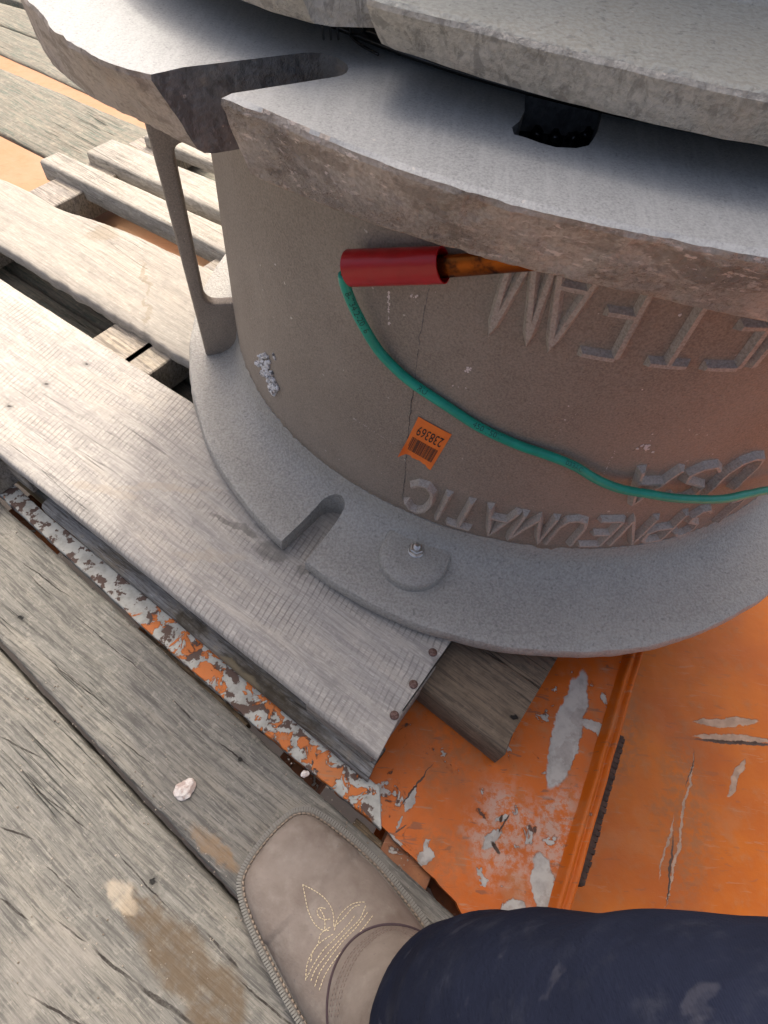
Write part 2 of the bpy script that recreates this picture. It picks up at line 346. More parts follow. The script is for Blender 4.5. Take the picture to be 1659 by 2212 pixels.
BR, BA = (.285, .243, .20), (.225, .19, .155)
m_barrel = cast('barrel_cast_metal', BR, BA, grit=700, gd=.00035, flecks=.8)
m_flange = cast('flange_cast_metal', (.35, .336, .298), (.295, .282, .252), grit=420, gd=.0011, rough=.6, metal=.1, flecks=.3)
m_mach = cast('machined_face', (.34, .345, .33), (.285, .29, .28), grit=900, gd=.0002, rough=.5, metal=.06, streak=True, flecks=.5, mb=.00015)
m_rim = cast('weathered_rim', (.43, .375, .318), (.34, .295, .25), grit=500, gd=.0008, rough=.72, coarse=.014, streak=True, flecks=1., marks=None)
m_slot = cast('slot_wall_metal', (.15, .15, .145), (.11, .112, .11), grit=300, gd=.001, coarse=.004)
m_up = cast('upper_casting_metal', (.47, .44, .38), (.37, .35, .30), grit=420, gd=.0007, coarse=.003, rough=.6, flecks=.9)
m_uptop = cast('upper_casting_face', (.31, .315, .28), (.33, .315, .26), grit=500, gd=.0006, rough=.6)
m_blk = M('black_rubber', .22, 0, .6); m_blk.col((.008, .008, .008)); m_blk = m_blk.m
m_steel = M('bright_steel', .28, .95); m_steel.col((.62, .6, .56)); m_steel.bump(m_steel.noise(600), .0002); m_steel = m_steel.m
m_white = M('white_deposit', .9); m_white.col(m_white.mix(m_white.ramp(m_white.noise(260, 4, .7), .38, .55), (.16, .15, .14), (.80, .79, .77))); m_white = m_white.m
m_fleck = M('pale_fleck', .9); m_fleck.col((.70, .62, .58)); m_fleck = m_fleck.m

# ------------------------------------------------------------ planks
def plank(name, mat, back, front, z, th, u0, u1, parent=None, amp=.0015, jag=None, seed=0, flip=False, n=110, end=0., zf=0., lab=None):
    """back / front: pixel pairs of the two long edges on level z; u0..u1 the span along the grain"""
    def ln(pr):
        (a, b) = pr; A, B = loc(at(*a, z)), loc(at(*b, z)); return lambda u: A[1] + (B[1] - A[1]) * (u - A[0]) / (B[0] - A[0])
    fb_, ff_ = ln(back), ln(front); V = []; Fc = []
    r = min(.003, th * .25); K = 9
    for i in range(n + 1):
        u = u0 + (u1 - u0) * i / n; vb, vf = fb_(u), ff_(u)
        nb = amp * (fb((u * 9, seed, 1), 1, 4) + .5 * fb((u * 60, seed, 3)))
        nf = amp * (fb((u * 9, seed, 7), 1, 4) + .5 * fb((u * 60, seed, 9)))
        if jag: nb += jag(u)[0]; nf += jag(u)[1]
        vb += nb; vf += nf
        row = [(vf + .0, -th), (vf - .0, -r), (vf + r, 0)] + [(vf + r + (vb - vf - 2 * r) * k / K, 0) for k in range(1, K)] + [(vb - r, 0), (vb, -r), (vb, -th)]
        for j, (vv, zz) in enumerate(row):
            zz2 = zz + (fb((u * 5, vv * 18, seed + 5), 1, 4) * amp * .5 if zz == 0 else 0)
            uu = u
            if i in (0, n): uu += end * (vv - vf) + .0015 * fb((vv * 90, seed, zz * 100 + i)); 
            V.append((uu, vv, zz2))
    m = K + 5
    for i in range(n):
        for j in range(m - 1): Fc.append([i * m + j, (i + 1) * m + j, (i + 1) * m + j + 1, i * m + j + 1])
        Fc.append([i * m + m - 1, (i + 1) * m + m - 1, (i + 1) * m, i * m])
    Fc.append(list(range(m))); Fc.append([n * m + k for k in range(m)][::-1])
    me = mesh(name, V, Fc); sharp(me, 50)
    o = link(name, me, mat, parent, (0, 0, z), U)
    if lab: o['label'] = lab
    return o

deck = empty('deck', kind='structure')
plank('plank', m_deck, ((0, 1411), (490, 1937)), ((0, 2350), (600, 2800)), 0, .04, -1.3, .16, deck, seed=1, amp=.0018, n=240)
plank('plank', m_deck, ((0, 1085), (980, 1978)), ((0, 1385), (510, 1935)), 0, .04, -1.5, .108, deck, seed=2, amp=.0016, n=240)
plank('plank', m_deckb, ((0, 2350 + 60), (600, 2860)), ((0, 3500), (600, 3500)), -.002, .04, -1.2, .14, deck, seed=3)
# rotten filler strip along the rail
plank('plank', m_rot, ((0, 1066), (960, 1940)), ((0, 1100), (960, 1975)), -.012, .02, -.31, -.16, deck, seed=31, amp=.003)
plank('plank', m_rot, ((0, 1066), (960, 1940)), ((0, 1100), (960, 1975)), -.010, .02, -.02, .012, deck, seed=33, amp=.003)
# planks under and beyond the pallet
P23 = ((0, 569), (288, 751))
plank('plank', m_deckb, ((0, 573), (288, 755)), ((0, 1000), (430, 1350)), -.004, .04, -1.7, .02, deck, seed=4, n=160)
plank('plank', m_deckb, ((0, 400), (420, 640)), ((0, 566), (288, 748)), -.003, .04, -1.9, -.05, deck, seed=5, n=160)
plank('plank', m_deckb, ((0, 145), (320, 280)), ((0, 286), (140, 359)), 0, .04, -2.3, -.1, deck, seed=6, n=200)
plank('plank', m_deckb, ((0, 55), (200, 128)), ((0, 115), (340, 268)), 0, .04, -2.5, -.2, deck, seed=8)
plank('plank', m_deckb, ((0, 5), (200, 60)), ((0, 53), (200, 126)), -.003, .04, -2.7, .1, deck, seed=9)
plank('plank', m_deckb, ((0, -75), (200, -30)), ((0, -8), (200, 50)), -.002, .04, -2.9, .1, deck, seed=10)
plank('plank', m_deckb, ((0, -150), (200, -115)), ((0, -77), (200, -32)), -.002, .04, -3.1, .1, deck, seed=11)

# ------------------------------------------------------------ orange steel of the truck bed
bed = empty('steel_bed', kind='structure')
e1, e2 = at(1385, 1440, 0), at(1215, 1970, 0); ed = (e2 - e1).normalized(); en = Vector((-ed.y, ed.x, 0))
if en.x < 0: en = -en
def ragged(pts, step=.004, amp=.0012, sd=0):
    P = resample([Vector((p[0], p[1], 0)) for p in pts], step); return [(p.x + amp * fb((p.x * 120, p.y * 120, sd)), p.y + amp * fb((p.x * 120, p.y * 120, sd + 5))) for p in P]
low = [at(-900, 300, .006), at(0, 1068, .006), at(300, 1346, .006), at(560, 1575, .006), at(830, 1796, .006)]
up = [at(820, 1700, .006), at(430, 1382, .006), at(100, 1110, .006), at(0, 1018, .006), at(-900, 238, .006)]
o = link('rail', prism(ragged(low, .006, .0011) + ragged(up, .006, .0006, 3), -.012, .006), m_rail, bed, smooth=False); bevel(o, .001, 1)
pf = at(1340, 1440, .004), at(1180, 1975, .004)
pl = [at(780, 1735, .004), at(830, 1790, .004), at(870, 1832, .004), at(930, 1890, .004), at(985, 1950, .004), at(1010, 2000, .004), at(1010, 2300, .004)]
pa = pf[1] + (pf[1] - pf[0]) * 1.2; pb = pf[0] - (pf[1] - pf[0]) * 3.
poly = ragged(pl, .006, .0015, 9) + [(pa.x, pa.y), (pb.x, pb.y)] + [tuple(at(560, 1300, .004))[:2], tuple(at(640, 1540, .004))[:2]]
o = link('plate', prism(poly, -.006, .0035), m_plate, bed, smooth=False)
# folded edge, lofted along the plate's side
cs = [(q_ * 1.0, .0036 + (z_ - .0036) * (1.7 if z_ > 0 else 1)) for q_, z_ in [(-.001, .0036), (.002, .0052), (.004, .0076), (.0065, .0086), (.009, .0072), (.0105, .0052), (.012, .0058), (.0145, .0075), (.017, .0066), (.0185, .003), (.0188, -.006), (.0165, -.0062), (.016, -.001)]]
V = []; Fc = []; nn = 160
f0 = Vector((pf[0].x, pf[0].y, 0)); fd = (Vector((pf[1].x, pf[1].y, 0)) - f0).normalized(); fn = Vector((-fd.y, fd.x, 0)); fn = fn if fn.x > 0 else -fn
for i in range(nn + 1):
    t = -.75 + i / nn * 1.35; p = f0 + fd * t
    for (q, z) in cs:
        V.append(p + fn * (q + .0012 * fb((t * 14, q * 5, 1))) + Vector((0, 0, z + .0012 * fb((t * 22, q * 30, 4)))))
m_ = len(cs)
for i in range(nn):
    for j in range(m_ - 1): Fc.append([i * m_ + j, i * m_ + j + 1, (i + 1) * m_ + j + 1, (i + 1) * m_ + j])
link('folded_edge', mesh('folded_edge', V, Fc), m_fold, bed)
# toothed dark packing strip under the folded edge, plus a length for gap shade
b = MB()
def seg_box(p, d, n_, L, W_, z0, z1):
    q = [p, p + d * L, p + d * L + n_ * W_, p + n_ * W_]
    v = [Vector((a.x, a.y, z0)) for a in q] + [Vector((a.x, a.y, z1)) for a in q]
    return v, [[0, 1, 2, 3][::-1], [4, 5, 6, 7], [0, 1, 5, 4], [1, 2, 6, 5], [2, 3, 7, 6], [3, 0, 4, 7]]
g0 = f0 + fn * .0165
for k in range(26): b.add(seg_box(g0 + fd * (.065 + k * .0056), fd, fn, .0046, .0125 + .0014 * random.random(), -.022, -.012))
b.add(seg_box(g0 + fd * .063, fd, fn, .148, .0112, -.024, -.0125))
b.add(seg_box(g0 - fd * .10, fd, fn, .162, .0062, -.030, -.0125))  # plain dark length standing in for the shadow gap beside the lip
b.build('packing_and_gap_shade', m_rust_gap_shade, bed, smooth=False)
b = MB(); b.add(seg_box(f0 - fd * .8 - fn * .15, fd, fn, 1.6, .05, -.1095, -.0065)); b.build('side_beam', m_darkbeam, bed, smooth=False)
b = MB(); b.add(seg_box(f0 - fd * .8 - fn * .16, fd, fn, 1.6, 1.44, -.13, -.11)); fl_o = b.build('floor', m_floor, bed, smooth=False)
# faded plates beyond, toned as if in full sun
def quad(name, pts, z0, z1, mat, parent): return link(name, prism([tuple(p)[:2] for p in pts], z0, z1), mat, parent, smooth=False)
quad('plate', [at(-800, -110, -.003), at(340, 466, -.003), at(900, 760, -.003), at(1000, 1000, -.003), at(420, 640, -.003), at(-800, -50 + 20, -.003)], -.02, -.003, m_far, bed)
quad('plate', [at(-700, -230, -.004), at(600, 370, -.004), at(600, 420, -.004), at(-700, -140, -.004)], -.02, -.004, m_far, bed)
# cross beams seen through the gaps
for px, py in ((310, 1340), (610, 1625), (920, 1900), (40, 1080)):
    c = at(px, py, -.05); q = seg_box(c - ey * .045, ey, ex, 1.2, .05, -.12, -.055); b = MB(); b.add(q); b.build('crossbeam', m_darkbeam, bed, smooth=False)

ground = link('ground', mesh('ground', [(-60, -60, -1.1), (60, -60, -1.1), (60, 60, -1.1), (-60, 60, -1.1)], [[0, 1, 2, 3]]), None, smooth=False)
mg = M('ground_earth', .95); mg.col(mg.mix(mg.ramp(mg.noise(2, 6, .6), .3, .7), (.16, .135, .105), (.24, .205, .16))); ground.data.materials.append(mg.m); ground['kind'] = 'structure'

# ------------------------------------------------------------ pallet
pal = empty('pallet', (0, 0, 0), label='weathered pallet of grey sawn boards lying under the metal casting', cat='pallet')
PT = .075
wide = plank('board', m_wide, ((0, 600), (400, 857)), ((0, 982), (835, 1652)), PT, .016, -1.25, -.031, pal, seed=41, amp=.0009, end=-.125, n=200, lab='broad pale board with saw marks and three nails at its end')
def jb(u):
    s = lambda a, b, c, h: h * math.exp(-((u - a) / b)**2)
    return (-s(-.86, .06, 0, .012) - .004 * math.sin(u * 9) - s(-.98, .03, 0, .016) * 0, .004 * fb((u * 45, 3, 3)) * (1 if -.76 < u < -.5 else .2) - .0)
plank('board', m_pal, ((0, 385), (420, 562)), ((0, 530), (400, 775)), PT, .016, -1.5, -.2, pal, seed=42, amp=.0015, jag=jb, n=220, lab='warped pale board with a broken lower edge')
plank('board', m_pal2, ((180, 350), (495, 492)), ((115, 362), (505, 555)), PT, .030, -.988, -.2, pal, seed=43, amp=.0008)
plank('board', m_pal2, ((300, 322), (480, 395)), ((225, 345), (490, 465)), PT, .030, -.958, -.1, pal, seed=44, amp=.0008)
plank('board', m_pal2, ((300, 230), (480, 300)), ((300, 290), (480, 360)), PT, .018, -.93, 0, pal, seed=45, amp=.0008)
# lower runner showing under the broad board
plank('runner', m_strip, ((105, 1000), (770, 1560)), ((105, 1107), (820, 1706)), .022, .015, -.50, -.030, pal, seed=46, amp=.0009, end=-.2, n=160)
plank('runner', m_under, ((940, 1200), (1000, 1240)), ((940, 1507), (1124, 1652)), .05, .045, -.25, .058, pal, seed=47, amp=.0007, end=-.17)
def block(u0, u1, v0, v1, z0, z1, mat, name='block'):
    o = link(name, prism([(u0, v0), (u1, v0), (u1, v1), (u0, v1)], z0, z1), mat, pal, (0, 0, 0), U, smooth=False); return bevel(o, .0015, 1)
block(-.115, -.036, .098, .20, .0225, .0585, m_strg)
block(-.63, -.56, .075, .55, .006, .0585, m_strg, 'stringer')
o = None
s1 = loc(at(330, 780, .05)); block(s1[0] - .022, s1[0] + .022, .10, .60, .012, .0585, m_strg, 'stringer')
s2 = loc(at(145, 415, .05)); block(s2[0] - .03, s2[0] + .03, s2[1] - .35, s2[1] + .3, .012, .0585, m_strg, 'stringer')
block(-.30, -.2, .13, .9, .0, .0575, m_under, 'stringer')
# nails
def nail(px, py, r_=.0042):
    p = at(px, py, PT + .0012); b = MB(); n = 14; V = []; 
    for (rr, z) in ((0.0001, .0006), (r_ * .6, .0005), (r_, -.0002), (r_ * .9, -.0016)):
        for k in range(n):
            q = 6.2832 * k / n; V.append((p.x + rr * math.cos(q) * (1 + .08 * fb((k, px, 1))), p.y + rr * math.sin(q), p.z + z))
    Fc = [[i * n + k, (i + 1) * n + k, (i + 1) * n + (k + 1) % n, i * n + (k + 1) % n] for i in range(3) for k in range(n)]
    o = link('nail', mesh('nail', V, Fc), m_nail); o.parent = wide
    o.matrix_parent_inverse = wide.matrix_basis.inverted()
mn = M('rusty_nail', .8, .2); mn.col(mn.mix(mn.ramp(mn.noise(500, 4, .6), .35, .65), (.10, .05, .035), (.20, .13, .11))); mn.bump(mn.noise(400), .0006); m_nail = mn.m
for q in ((935, 1409), (893, 1478), (852, 1545)): nail(*q)

# ------------------------------------------------------------ the casting
val = empty('metal_casting', (C.x, C.y, PT), label='big grey cast metal ring casting, flanged top and bottom, standing upside down on the pallet', cat='casting')
def lathe(rows, n=420, disp=None, closed=True):
    V = []; m = len(rows)
    for i in range(n):
        t = 2 * math.pi * i / n; c, s = math.cos(t), math.sin(t)
        for j, (rx, ry, z) in enumerate(rows):
            p = Vector((rx * c, ry * s, z))
            if disp: p = disp(p, j, t, c, s)
            V.append(p + Vector((C.x, C.y, 0)))
    Fc = []
    for i in range(n):
        i2 = (i + 1) % n
        for j in range(m if closed else m - 1):
            j2 = (j + 1) % m; Fc.append([i * m + j, i2 * m + j, i2 * m + j2, i * m + j2])
    me = mesh('lathe', V, Fc)
    bm = bmesh.new(); bm.from_mesh(me); bmesh.ops.recalc_face_normals(bm, faces=bm.faces); bm.to_mesh(me); bm.free(); return me
def cut(o, polys):
    for poly, z0, z1 in polys:
        cu = bpy.data.objects.new('cut', prism(poly, z0, z1)); col.objects.link(cu)
        b = o.modifiers.new('x', 'BOOLEAN'); b.operation = 'DIFFERENCE'; b.solver = 'EXACT'; b.object = cu
        baked(o); bpy.data.objects.remove(cu)
    return o
def capslot(a, b, c, d, ext, n=10):   # slot a(mouth)->b, rounded end, c->d(mouth)
    a, b, c, d = [Vector(p[:2]) for p in (a, b, c, d)]
    ax = ((b - a).normalized() + (c - d).normalized()).normalized(); mid = (b + c) / 2; r_ = (c - b).length / 2; sd = (b - c).normalized()
    arc = [mid + sd * r_ * math.cos(math.pi * k / n) + ax * r_ * math.sin(math.pi * k / n) * .9 for k in range(1, n)]
    return [tuple(p) for p in [a - (b - a).normalized() * ext, b] + arc + [c, d - (c - d).normalized() * ext]]
def keepworld(o):
    o.parent = val; o.matrix_parent_inverse = Matrix.Translation((-C.x, -C.y, -PT)); return o
ZF = .097
def e(rx, ry, z): return (rx, ry, z)
rows = [e(.30, .30, PT + .001), e(.35, .35, PT + .001), e(.404, .425, PT + .001), e(.408, .4295, PT + .004), e(.410, .4315, PT + .011), e(.4095, .431, ZF - .004), e(.408, .4295, ZF - .0012), e(.405, .4265, ZF), e(.395, .415, ZF), e(.388, .400, ZF + .0002), e(.382, .385, ZF + .001),
        e(.372, .368, ZF + .0035), e(.363, .356, ZF + .009), e(.357, .348, ZF + .016), e(.353, .3435, ZF + .025), e(.351, .341, ZF + .036), e(.345, .336, ZF + .0365), e(.30, .30, ZF + .0365)]
def dlow(p, j, t, c, s):
    a = .0012 if 2 <= j <= 7 else .0006
    d = a * fb((p.x * 40, p.y * 40, p.z * 60), 1, 4) + .001 * fb((c * 6, s * 6, 2))
    return p + Vector((c, s, 0)) * d + Vector((0, 0, (.0006 * fb((p.x * 25, p.y * 25, 4)) if j >= 7 else 0)))
fo = keepworld(link('lower_flange', lathe(rows, 480, dlow), m_flange))
sA = capslot(at(590, 1186, ZF), at(690, 1092, ZF), at(741, 1112, ZF), at(650, 1225, ZF), .05)
cut(fo, [(sA, PT - .02, ZF + .05)])
me = fo.data; sharp(me, 32)
# barrel
rows = [(.30, .30, ZF + .02)] + [(.3505 - .008 * k / 20, .3405 + .002 * k / 20, ZF + .03 + (.460 - ZF - .028) * k / 20) for k in range(21)] + [(.30, .30, .4615)]
def dbar(p, j, t, c, s): return p + Vector((c, s, 0)) * (.0008 * fb((p.x * 9, p.y * 9, p.z * 9), 1, 3) + (.0014 * fb((c * 90, s * 90, p.z * 90), 1, 3) if p.z < ZF + .037 else 0)) if 0 < j < 22 else p
bo = keepworld(link('barrel', lathe(rows, 480, dbar), m_barrel))
def rwall(z, t):
    k = (z - ZF - .03) / (.460 - ZF - .028); rx, ry = .3505 - .008 * k, .3405 + .002 * k
    return Vector((C.x + rx * math.cos(t), C.y + ry * math.sin(t), z)), Vector((math.cos(t) / rx, math.sin(t) / ry, 0)).normalized()
# upper flange
Z0, Z1 = .4600, .497
prof = [(.305, Z0), (.38, Z0), (.411, Z0), (.4155, Z0 + .0008), (.4180, Z0 + .003)]
prof += [(.4190 + (.427 - .4190) * k / 7, Z0 + .007 + (Z1 - Z0 - .0105) * k / 7) for k in range(8)]
prof += [(.4265, Z1 - .0012), (.4245, Z1), (.40, Z1), (.37, Z1), (.305, Z1)]
def table(tb):
    tb = sorted(tb); xs = [q[0] for q in tb]; ys = [q[1] for q in tb]
    return lambda t: float(np.interp((math.degrees(t) + 180) % 360 - 180, xs, ys))
rt_ = table([(-180, .437), (-150, .444), (-138.5, .446), (-135.3, .448), (-132.7, .4480), (-130.5, .4465), (-128.1, .4415), (-126.6, .4355), (-122.1, .4275), (-118.6, .4240), (-115.3, .4243), (-110.4, .4265), (-105.8, .4265), (-102.3, .4252), (-97.7, .4243), (-91.9, .4262), (-75, .430), (180, .437)])
rb_ = table([(-180, .432), (-150, .442), (-141.3, .4433), (-135.9, .4385), (-130.4, .4275), (-122.9, .4199), (-116.2, .4165), (-111.9, .4150), (-109.2, .4132), (-102.4, .4113), (-95.5, .4105), (-88.6, .4165), (-75, .423), (180, .432)])
def dup_(p, j, t, c, s):
    if j >= 2 and j <= 13:
        k_ = min(1, max(0, (p.z - .460) / .037)); p = p + Vector((c, s, 0)) * ((rb_(t) - .4165) * (1 - k_) + (rt_(t) - .4250) * k_)
    if 3 <= j <= 13:
        rough_ = max(0, fb((c * 5, s * 5, 3))) * .9 + .3
        d = rough_ * (.0016 * fb((c * 45, s * 45, p.z * 110), 1, 5)) + .0015 * fb((c * 4, s * 4, p.z * 10))
        if j >= 11: d -= max(0, .0016 * fb((c * 17, s * 17, 8), 1, 5))
        return p + Vector((c, s, 0)) * d
    return p
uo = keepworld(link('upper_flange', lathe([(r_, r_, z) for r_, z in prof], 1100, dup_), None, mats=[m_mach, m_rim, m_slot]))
sB = capslot(at(340, 152, Z1), at(655, 114, Z1), at(725, 166, Z1), at(480, 205, Z1), .05)
nB = [at(*q, Z1)[:2] for q in ((1135, 180), (1133, 240), (1122, 262), (1106, 275), (1110, 290), (1135, 297), (1165, 308), (1200, 318), (1245, 320), (1272, 314), (1282, 300), (1292, 283), (1310, 200))]
cut(uo, [(sB, Z0 - .02, Z1 + .02), (nB, .465, Z1 + .02)])
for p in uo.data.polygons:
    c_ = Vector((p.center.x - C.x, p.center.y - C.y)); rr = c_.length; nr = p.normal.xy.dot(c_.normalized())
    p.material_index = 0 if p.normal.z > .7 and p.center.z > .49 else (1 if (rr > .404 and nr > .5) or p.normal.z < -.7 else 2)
sharp(uo.data, 17)
# rib with its window
def on_rib(r_, z, s): a = R(196); n_ = Vector((-math.sin(a), math.cos(a), 0)); return Vector((C.x + r_ * math.cos(a), C.y + r_ * math.sin(a), z)) + n_ * s
pr = [(.32, .096), (.345, .096)] + [(.391, .096), (.3915, .14), (.3925, .2), (.394, .3), (.396, .38), (.402, .43), (.408, .462), (.32, .462), (.32, .338)]
def arc(cx, cy, r_, a0, a1, n=6): return [(cx + r_ * math.cos(R(a0 + (a1 - a0) * k / n)), cy + r_ * math.sin(R(a0 + (a1 - a0) * k / n))) for k in range(n + 1)]
pr += arc(.366, .328, .011, 90, 0) + arc(.366, .182, .0125, 0, -90) + [(.32, .1695)]
V = [on_rib(r_, z, sgn * .007) for sgn in (-1, 1) for (r_, z) in pr]; n = len(pr)
Fc = [list(range(n)), list(range(n, 2 * n))[::-1]] + [[i, i + n, (i + 1) % n + n, (i + 1) % n] for i in range(n)]
me = mesh('rib', V, Fc); bm = bmesh.new(); bm.from_mesh(me); bmesh.ops.triangulate(bm, faces=[f for f in bm.faces if len(f.verts) > 4]); bmesh.ops.recalc_face_normals(bm, faces=bm.faces); bm.to_mesh(me); bm.free()
ro = keepworld(link('rib', me, m_barrel, smooth=False)); bevel(ro, .003, 3, 30); ro.data.polygons.foreach_set('use_smooth', [True] * len(ro.data.polygons)); sharp(ro.data, 40)
# boss and nut
bc = at(893, 1210, ZF); out = (bc - Vector((C.x, C.y, ZF))).normalized(); sd = Vector((-out.y, out.x, 0))
V = []; n = 40; rings = [(.0345, -.001), (.0340, .0070), (.0332, .0105), (.0316, .0120), (.018, .0120), (.006, .0120)]
def ush(r_, k):
    q = 2 * math.pi * k / n; x, y = math.cos(q), math.sin(q)
    if x < 0: x = x * 1.55
    return bc + out * x * r_ + sd * (y if x >= 0 else math.copysign(min(1, abs(y) ** .35), y)) * r_
for r_, z in rings:
    for k in range(n): p = ush(r_, k); V.append((p.x, p.y, ZF + z))
Fc = [[i * n + k, i * n + (k + 1) % n, (i + 1) * n + (k + 1) % n, (i + 1) * n + k] for i in range(5) for k in range(n)] + [[5 * n + k for k in range(n)]]
keepworld(link('boss', mesh('boss', V, Fc), m_flange))
nc = at(898, 1194, ZF + .008)
def cyl(c, r_, z0, z1, n=24, ch=.0006):
    V = []; 
    for (rr, z) in ((r_, z0), (r_, z1 - ch), (r_ - ch, z1), (r_ * .05, z1)):
        for k in range(n): q = 6.28319 * (k + .5) / n; V.append((c.x + rr * math.cos(q), c.y + rr * math.sin(q), z))
    return V, [[i * n + k, i * n + (k + 1) % n, (i + 1) * n + (k + 1) % n, (i + 1) * n + k] for i in range(3) for k in range(n)] + [[3 * n + k for k in range(n)]]
zb = ZF + .0120
nut = keepworld(link('nut', mesh('nut', *cyl(nc, .0068, zb + .0008, zb + .0065, 6, .0008)), m_steel, smooth=False))
b = MB(); b.add(cyl(nc, .0078, zb - .0002, zb + .0009)); keepworld(b.build('washer', m_steel, smooth=False))
b = MB()
for k in range(5): b.add(cyl(nc, .0034, zb + .006 + k * .0010, zb + .0069 + k * .0010, 20, .0004))
b.add(cyl(nc, .0031, zb + .0055, zb + .0118, 20, .001)); keepworld(b.build('stud', m_steel, smooth=False))

# raised lettering, upside down on the barrel
def glyph(ch, size, ext=.001, bev=.003, off=-.002, res=3, shear=0.):
    cu = bpy.data.curves.new('t', 'FONT'); cu.body = ch; cu.size = size / .69; cu.extrude = ext; cu.bevel_depth = bev; cu.bevel_resolution = 1; cu.offset = off; cu.resolution_u = res; cu.shear = shear
    o = bpy.data.objects.new('t', cu); col.objects.link(o); dg = bpy.context.evaluated_depsgraph_get(); dg.update()
    me = bpy.data.meshes.new_from_object(o.evaluated_get(dg)); bpy.data.objects.remove(o); bpy.data.curves.remove(cu); return me
m_let = cast('raised_letter_metal', (.41, .365, .315), (.33, .29, .25), grit=600, gd=.0005)
STK = {'P': [[(0, 0), (0, 1), (.5, 1), (.68, .88), (.68, .62), (.5, .5), (0, .5)]], 'N': [[(0, 0), (0, 1), (.7, 0), (.7, 1)]], 'E': [[(0, 0), (0, 1)], [(0, 1), (.62, 1)], [(0, .52), (.5, .52)], [(0, 0), (.62, 0)]],
  'U': [[(0, 1), (0, .3), (.12, .06), (.35, 0), (.58, .06), (.7, .3), (.7, 1)]], 'M': [[(0, 0), (0, 1), (.42, .1), (.84, 1), (.84, 0)]], 'A': [[(0, 0), (.38, 1), (.76, 0)], [(.15, .36), (.61, .36)]], 'T': [[(.35, 0), (.35, 1)], [(0, 1), (.7, 1)]],
  'I': [[(0, 0), (0, 1)]], 'C': [[(.68, .8), (.5, .97), (.28, 1), (.08, .85), (0, .6), (0, .4), (.08, .15), (.28, 0), (.5, .03), (.68, .2)]], 'S': [[(.62, .82), (.45, .98), (.2, .98), (.03, .82), (.05, .62), (.3, .5), (.57, .38), (.62, .18), (.45, .02), (.2, .02), (0, .18)]],
  'L': [[(0, 1), (0, 0), (.6, 0)]], 'H': [[(0, 0), (0, 1)], [(.7, 0), (.7, 1)], [(0, .5), (.7, .5)]]}
def raised(ch, ang, h, zbase, xs=1., lean=.1, bw=.0040, tw_=.0011, dp=.0058):
    """ridge-shaped cast letter; upside down, so the letter's up is down the wall"""
    wd_ = max(x for st in STK[ch] for x, y in st); b = MB()
    def P3(x, y, d):
        X, Y = (x - wd_ / 2) * h * xs + lean * (y - .5) * h, y * h
        p, nm = rwall(zbase - Y, R(ang) - X / .345); return p + nm * d
    for st in STK[ch]:
        pts = [Vector((x * h * xs, y * h, 0)) for x, y in st]
        d0 = (pts[1] - pts[0]).normalized(); d1 = (pts[-1] - pts[-2]).normalized(); pts[0] -= d0 * bw * .4; pts[-1] += d1 * bw * .4
        Q = []
        for p, q in zip(pts, pts[1:]): m_ = max(1, int((q - p).length / .006)); Q += [p.lerp(q, k / m_) for k in range(m_)]
        Q.append(pts[-1]); V = []; n = len(Q)
        for i, p in enumerate(Q):
            ta = (Q[i] - Q[i - 1]).normalized() if i else (Q[1] - Q[0]).normalized(); tb = (Q[i + 1] - Q[i]).normalized() if i < n - 1 else ta
            t = (ta + tb).normalized(); nn_ = Vector((-t.y, t.x, 0)) / max(.55, t.dot(ta)); endk = bw * .6 * (1 if i == 0 else -1 if i == n - 1 else 0)
            for o_, d in ((-bw, -.001), (-tw_, dp), (tw_, dp), (bw, -.001)):
                q = p + nn_ * o_ + (t * endk if d > 0 else Vector((0, 0, 0))); V.append(P3(q.x / h / xs, q.y / h, d * (1 + .12 * fb((q.x * 60, q.y * 60, ang)))))
        Fc = [[i * 4 + j, i * 4 + j + 1, (i + 1) * 4 + j + 1, (i + 1) * 4 + j] for i in range(n - 1) for j in range(3)] + [[3, 2, 1, 0], [(n - 1) * 4 + k for k in range(4)]]
        b.add((V, Fc))
    o = b.build('letter', m_let); bm = bmesh.new(); bm.from_mesh(o.data); bmesh.ops.recalc_face_normals(bm, faces=bm.faces)
    bm.to_mesh(o.data); bm.free(); sharp(o.data, 30); keepworld(o)
for ch, a in zip('PNEUMATIC', (-71.3, -76.0, -81.0, -85.8, -91.0, -96.2, -100.9, -104.3, -107.9)): raised(ch, a, .044, .190, .72)
for ch, a in zip('LS', (-60.2, -66.0)): raised(ch, a, .042, .188, .72)
for ch, a in zip('USA', (-66.2, -72.6, -79.2)): raised(ch, a, .046, .264, .9)
for ch, a in zip('HETEAM', (-75.6, -80.9, -86.5, -93.6, -98.4, -102.7)): raised(ch, a, .066, .4355, .42 if ch == 'M' else .52, .0, .0044, .0014, .0042)

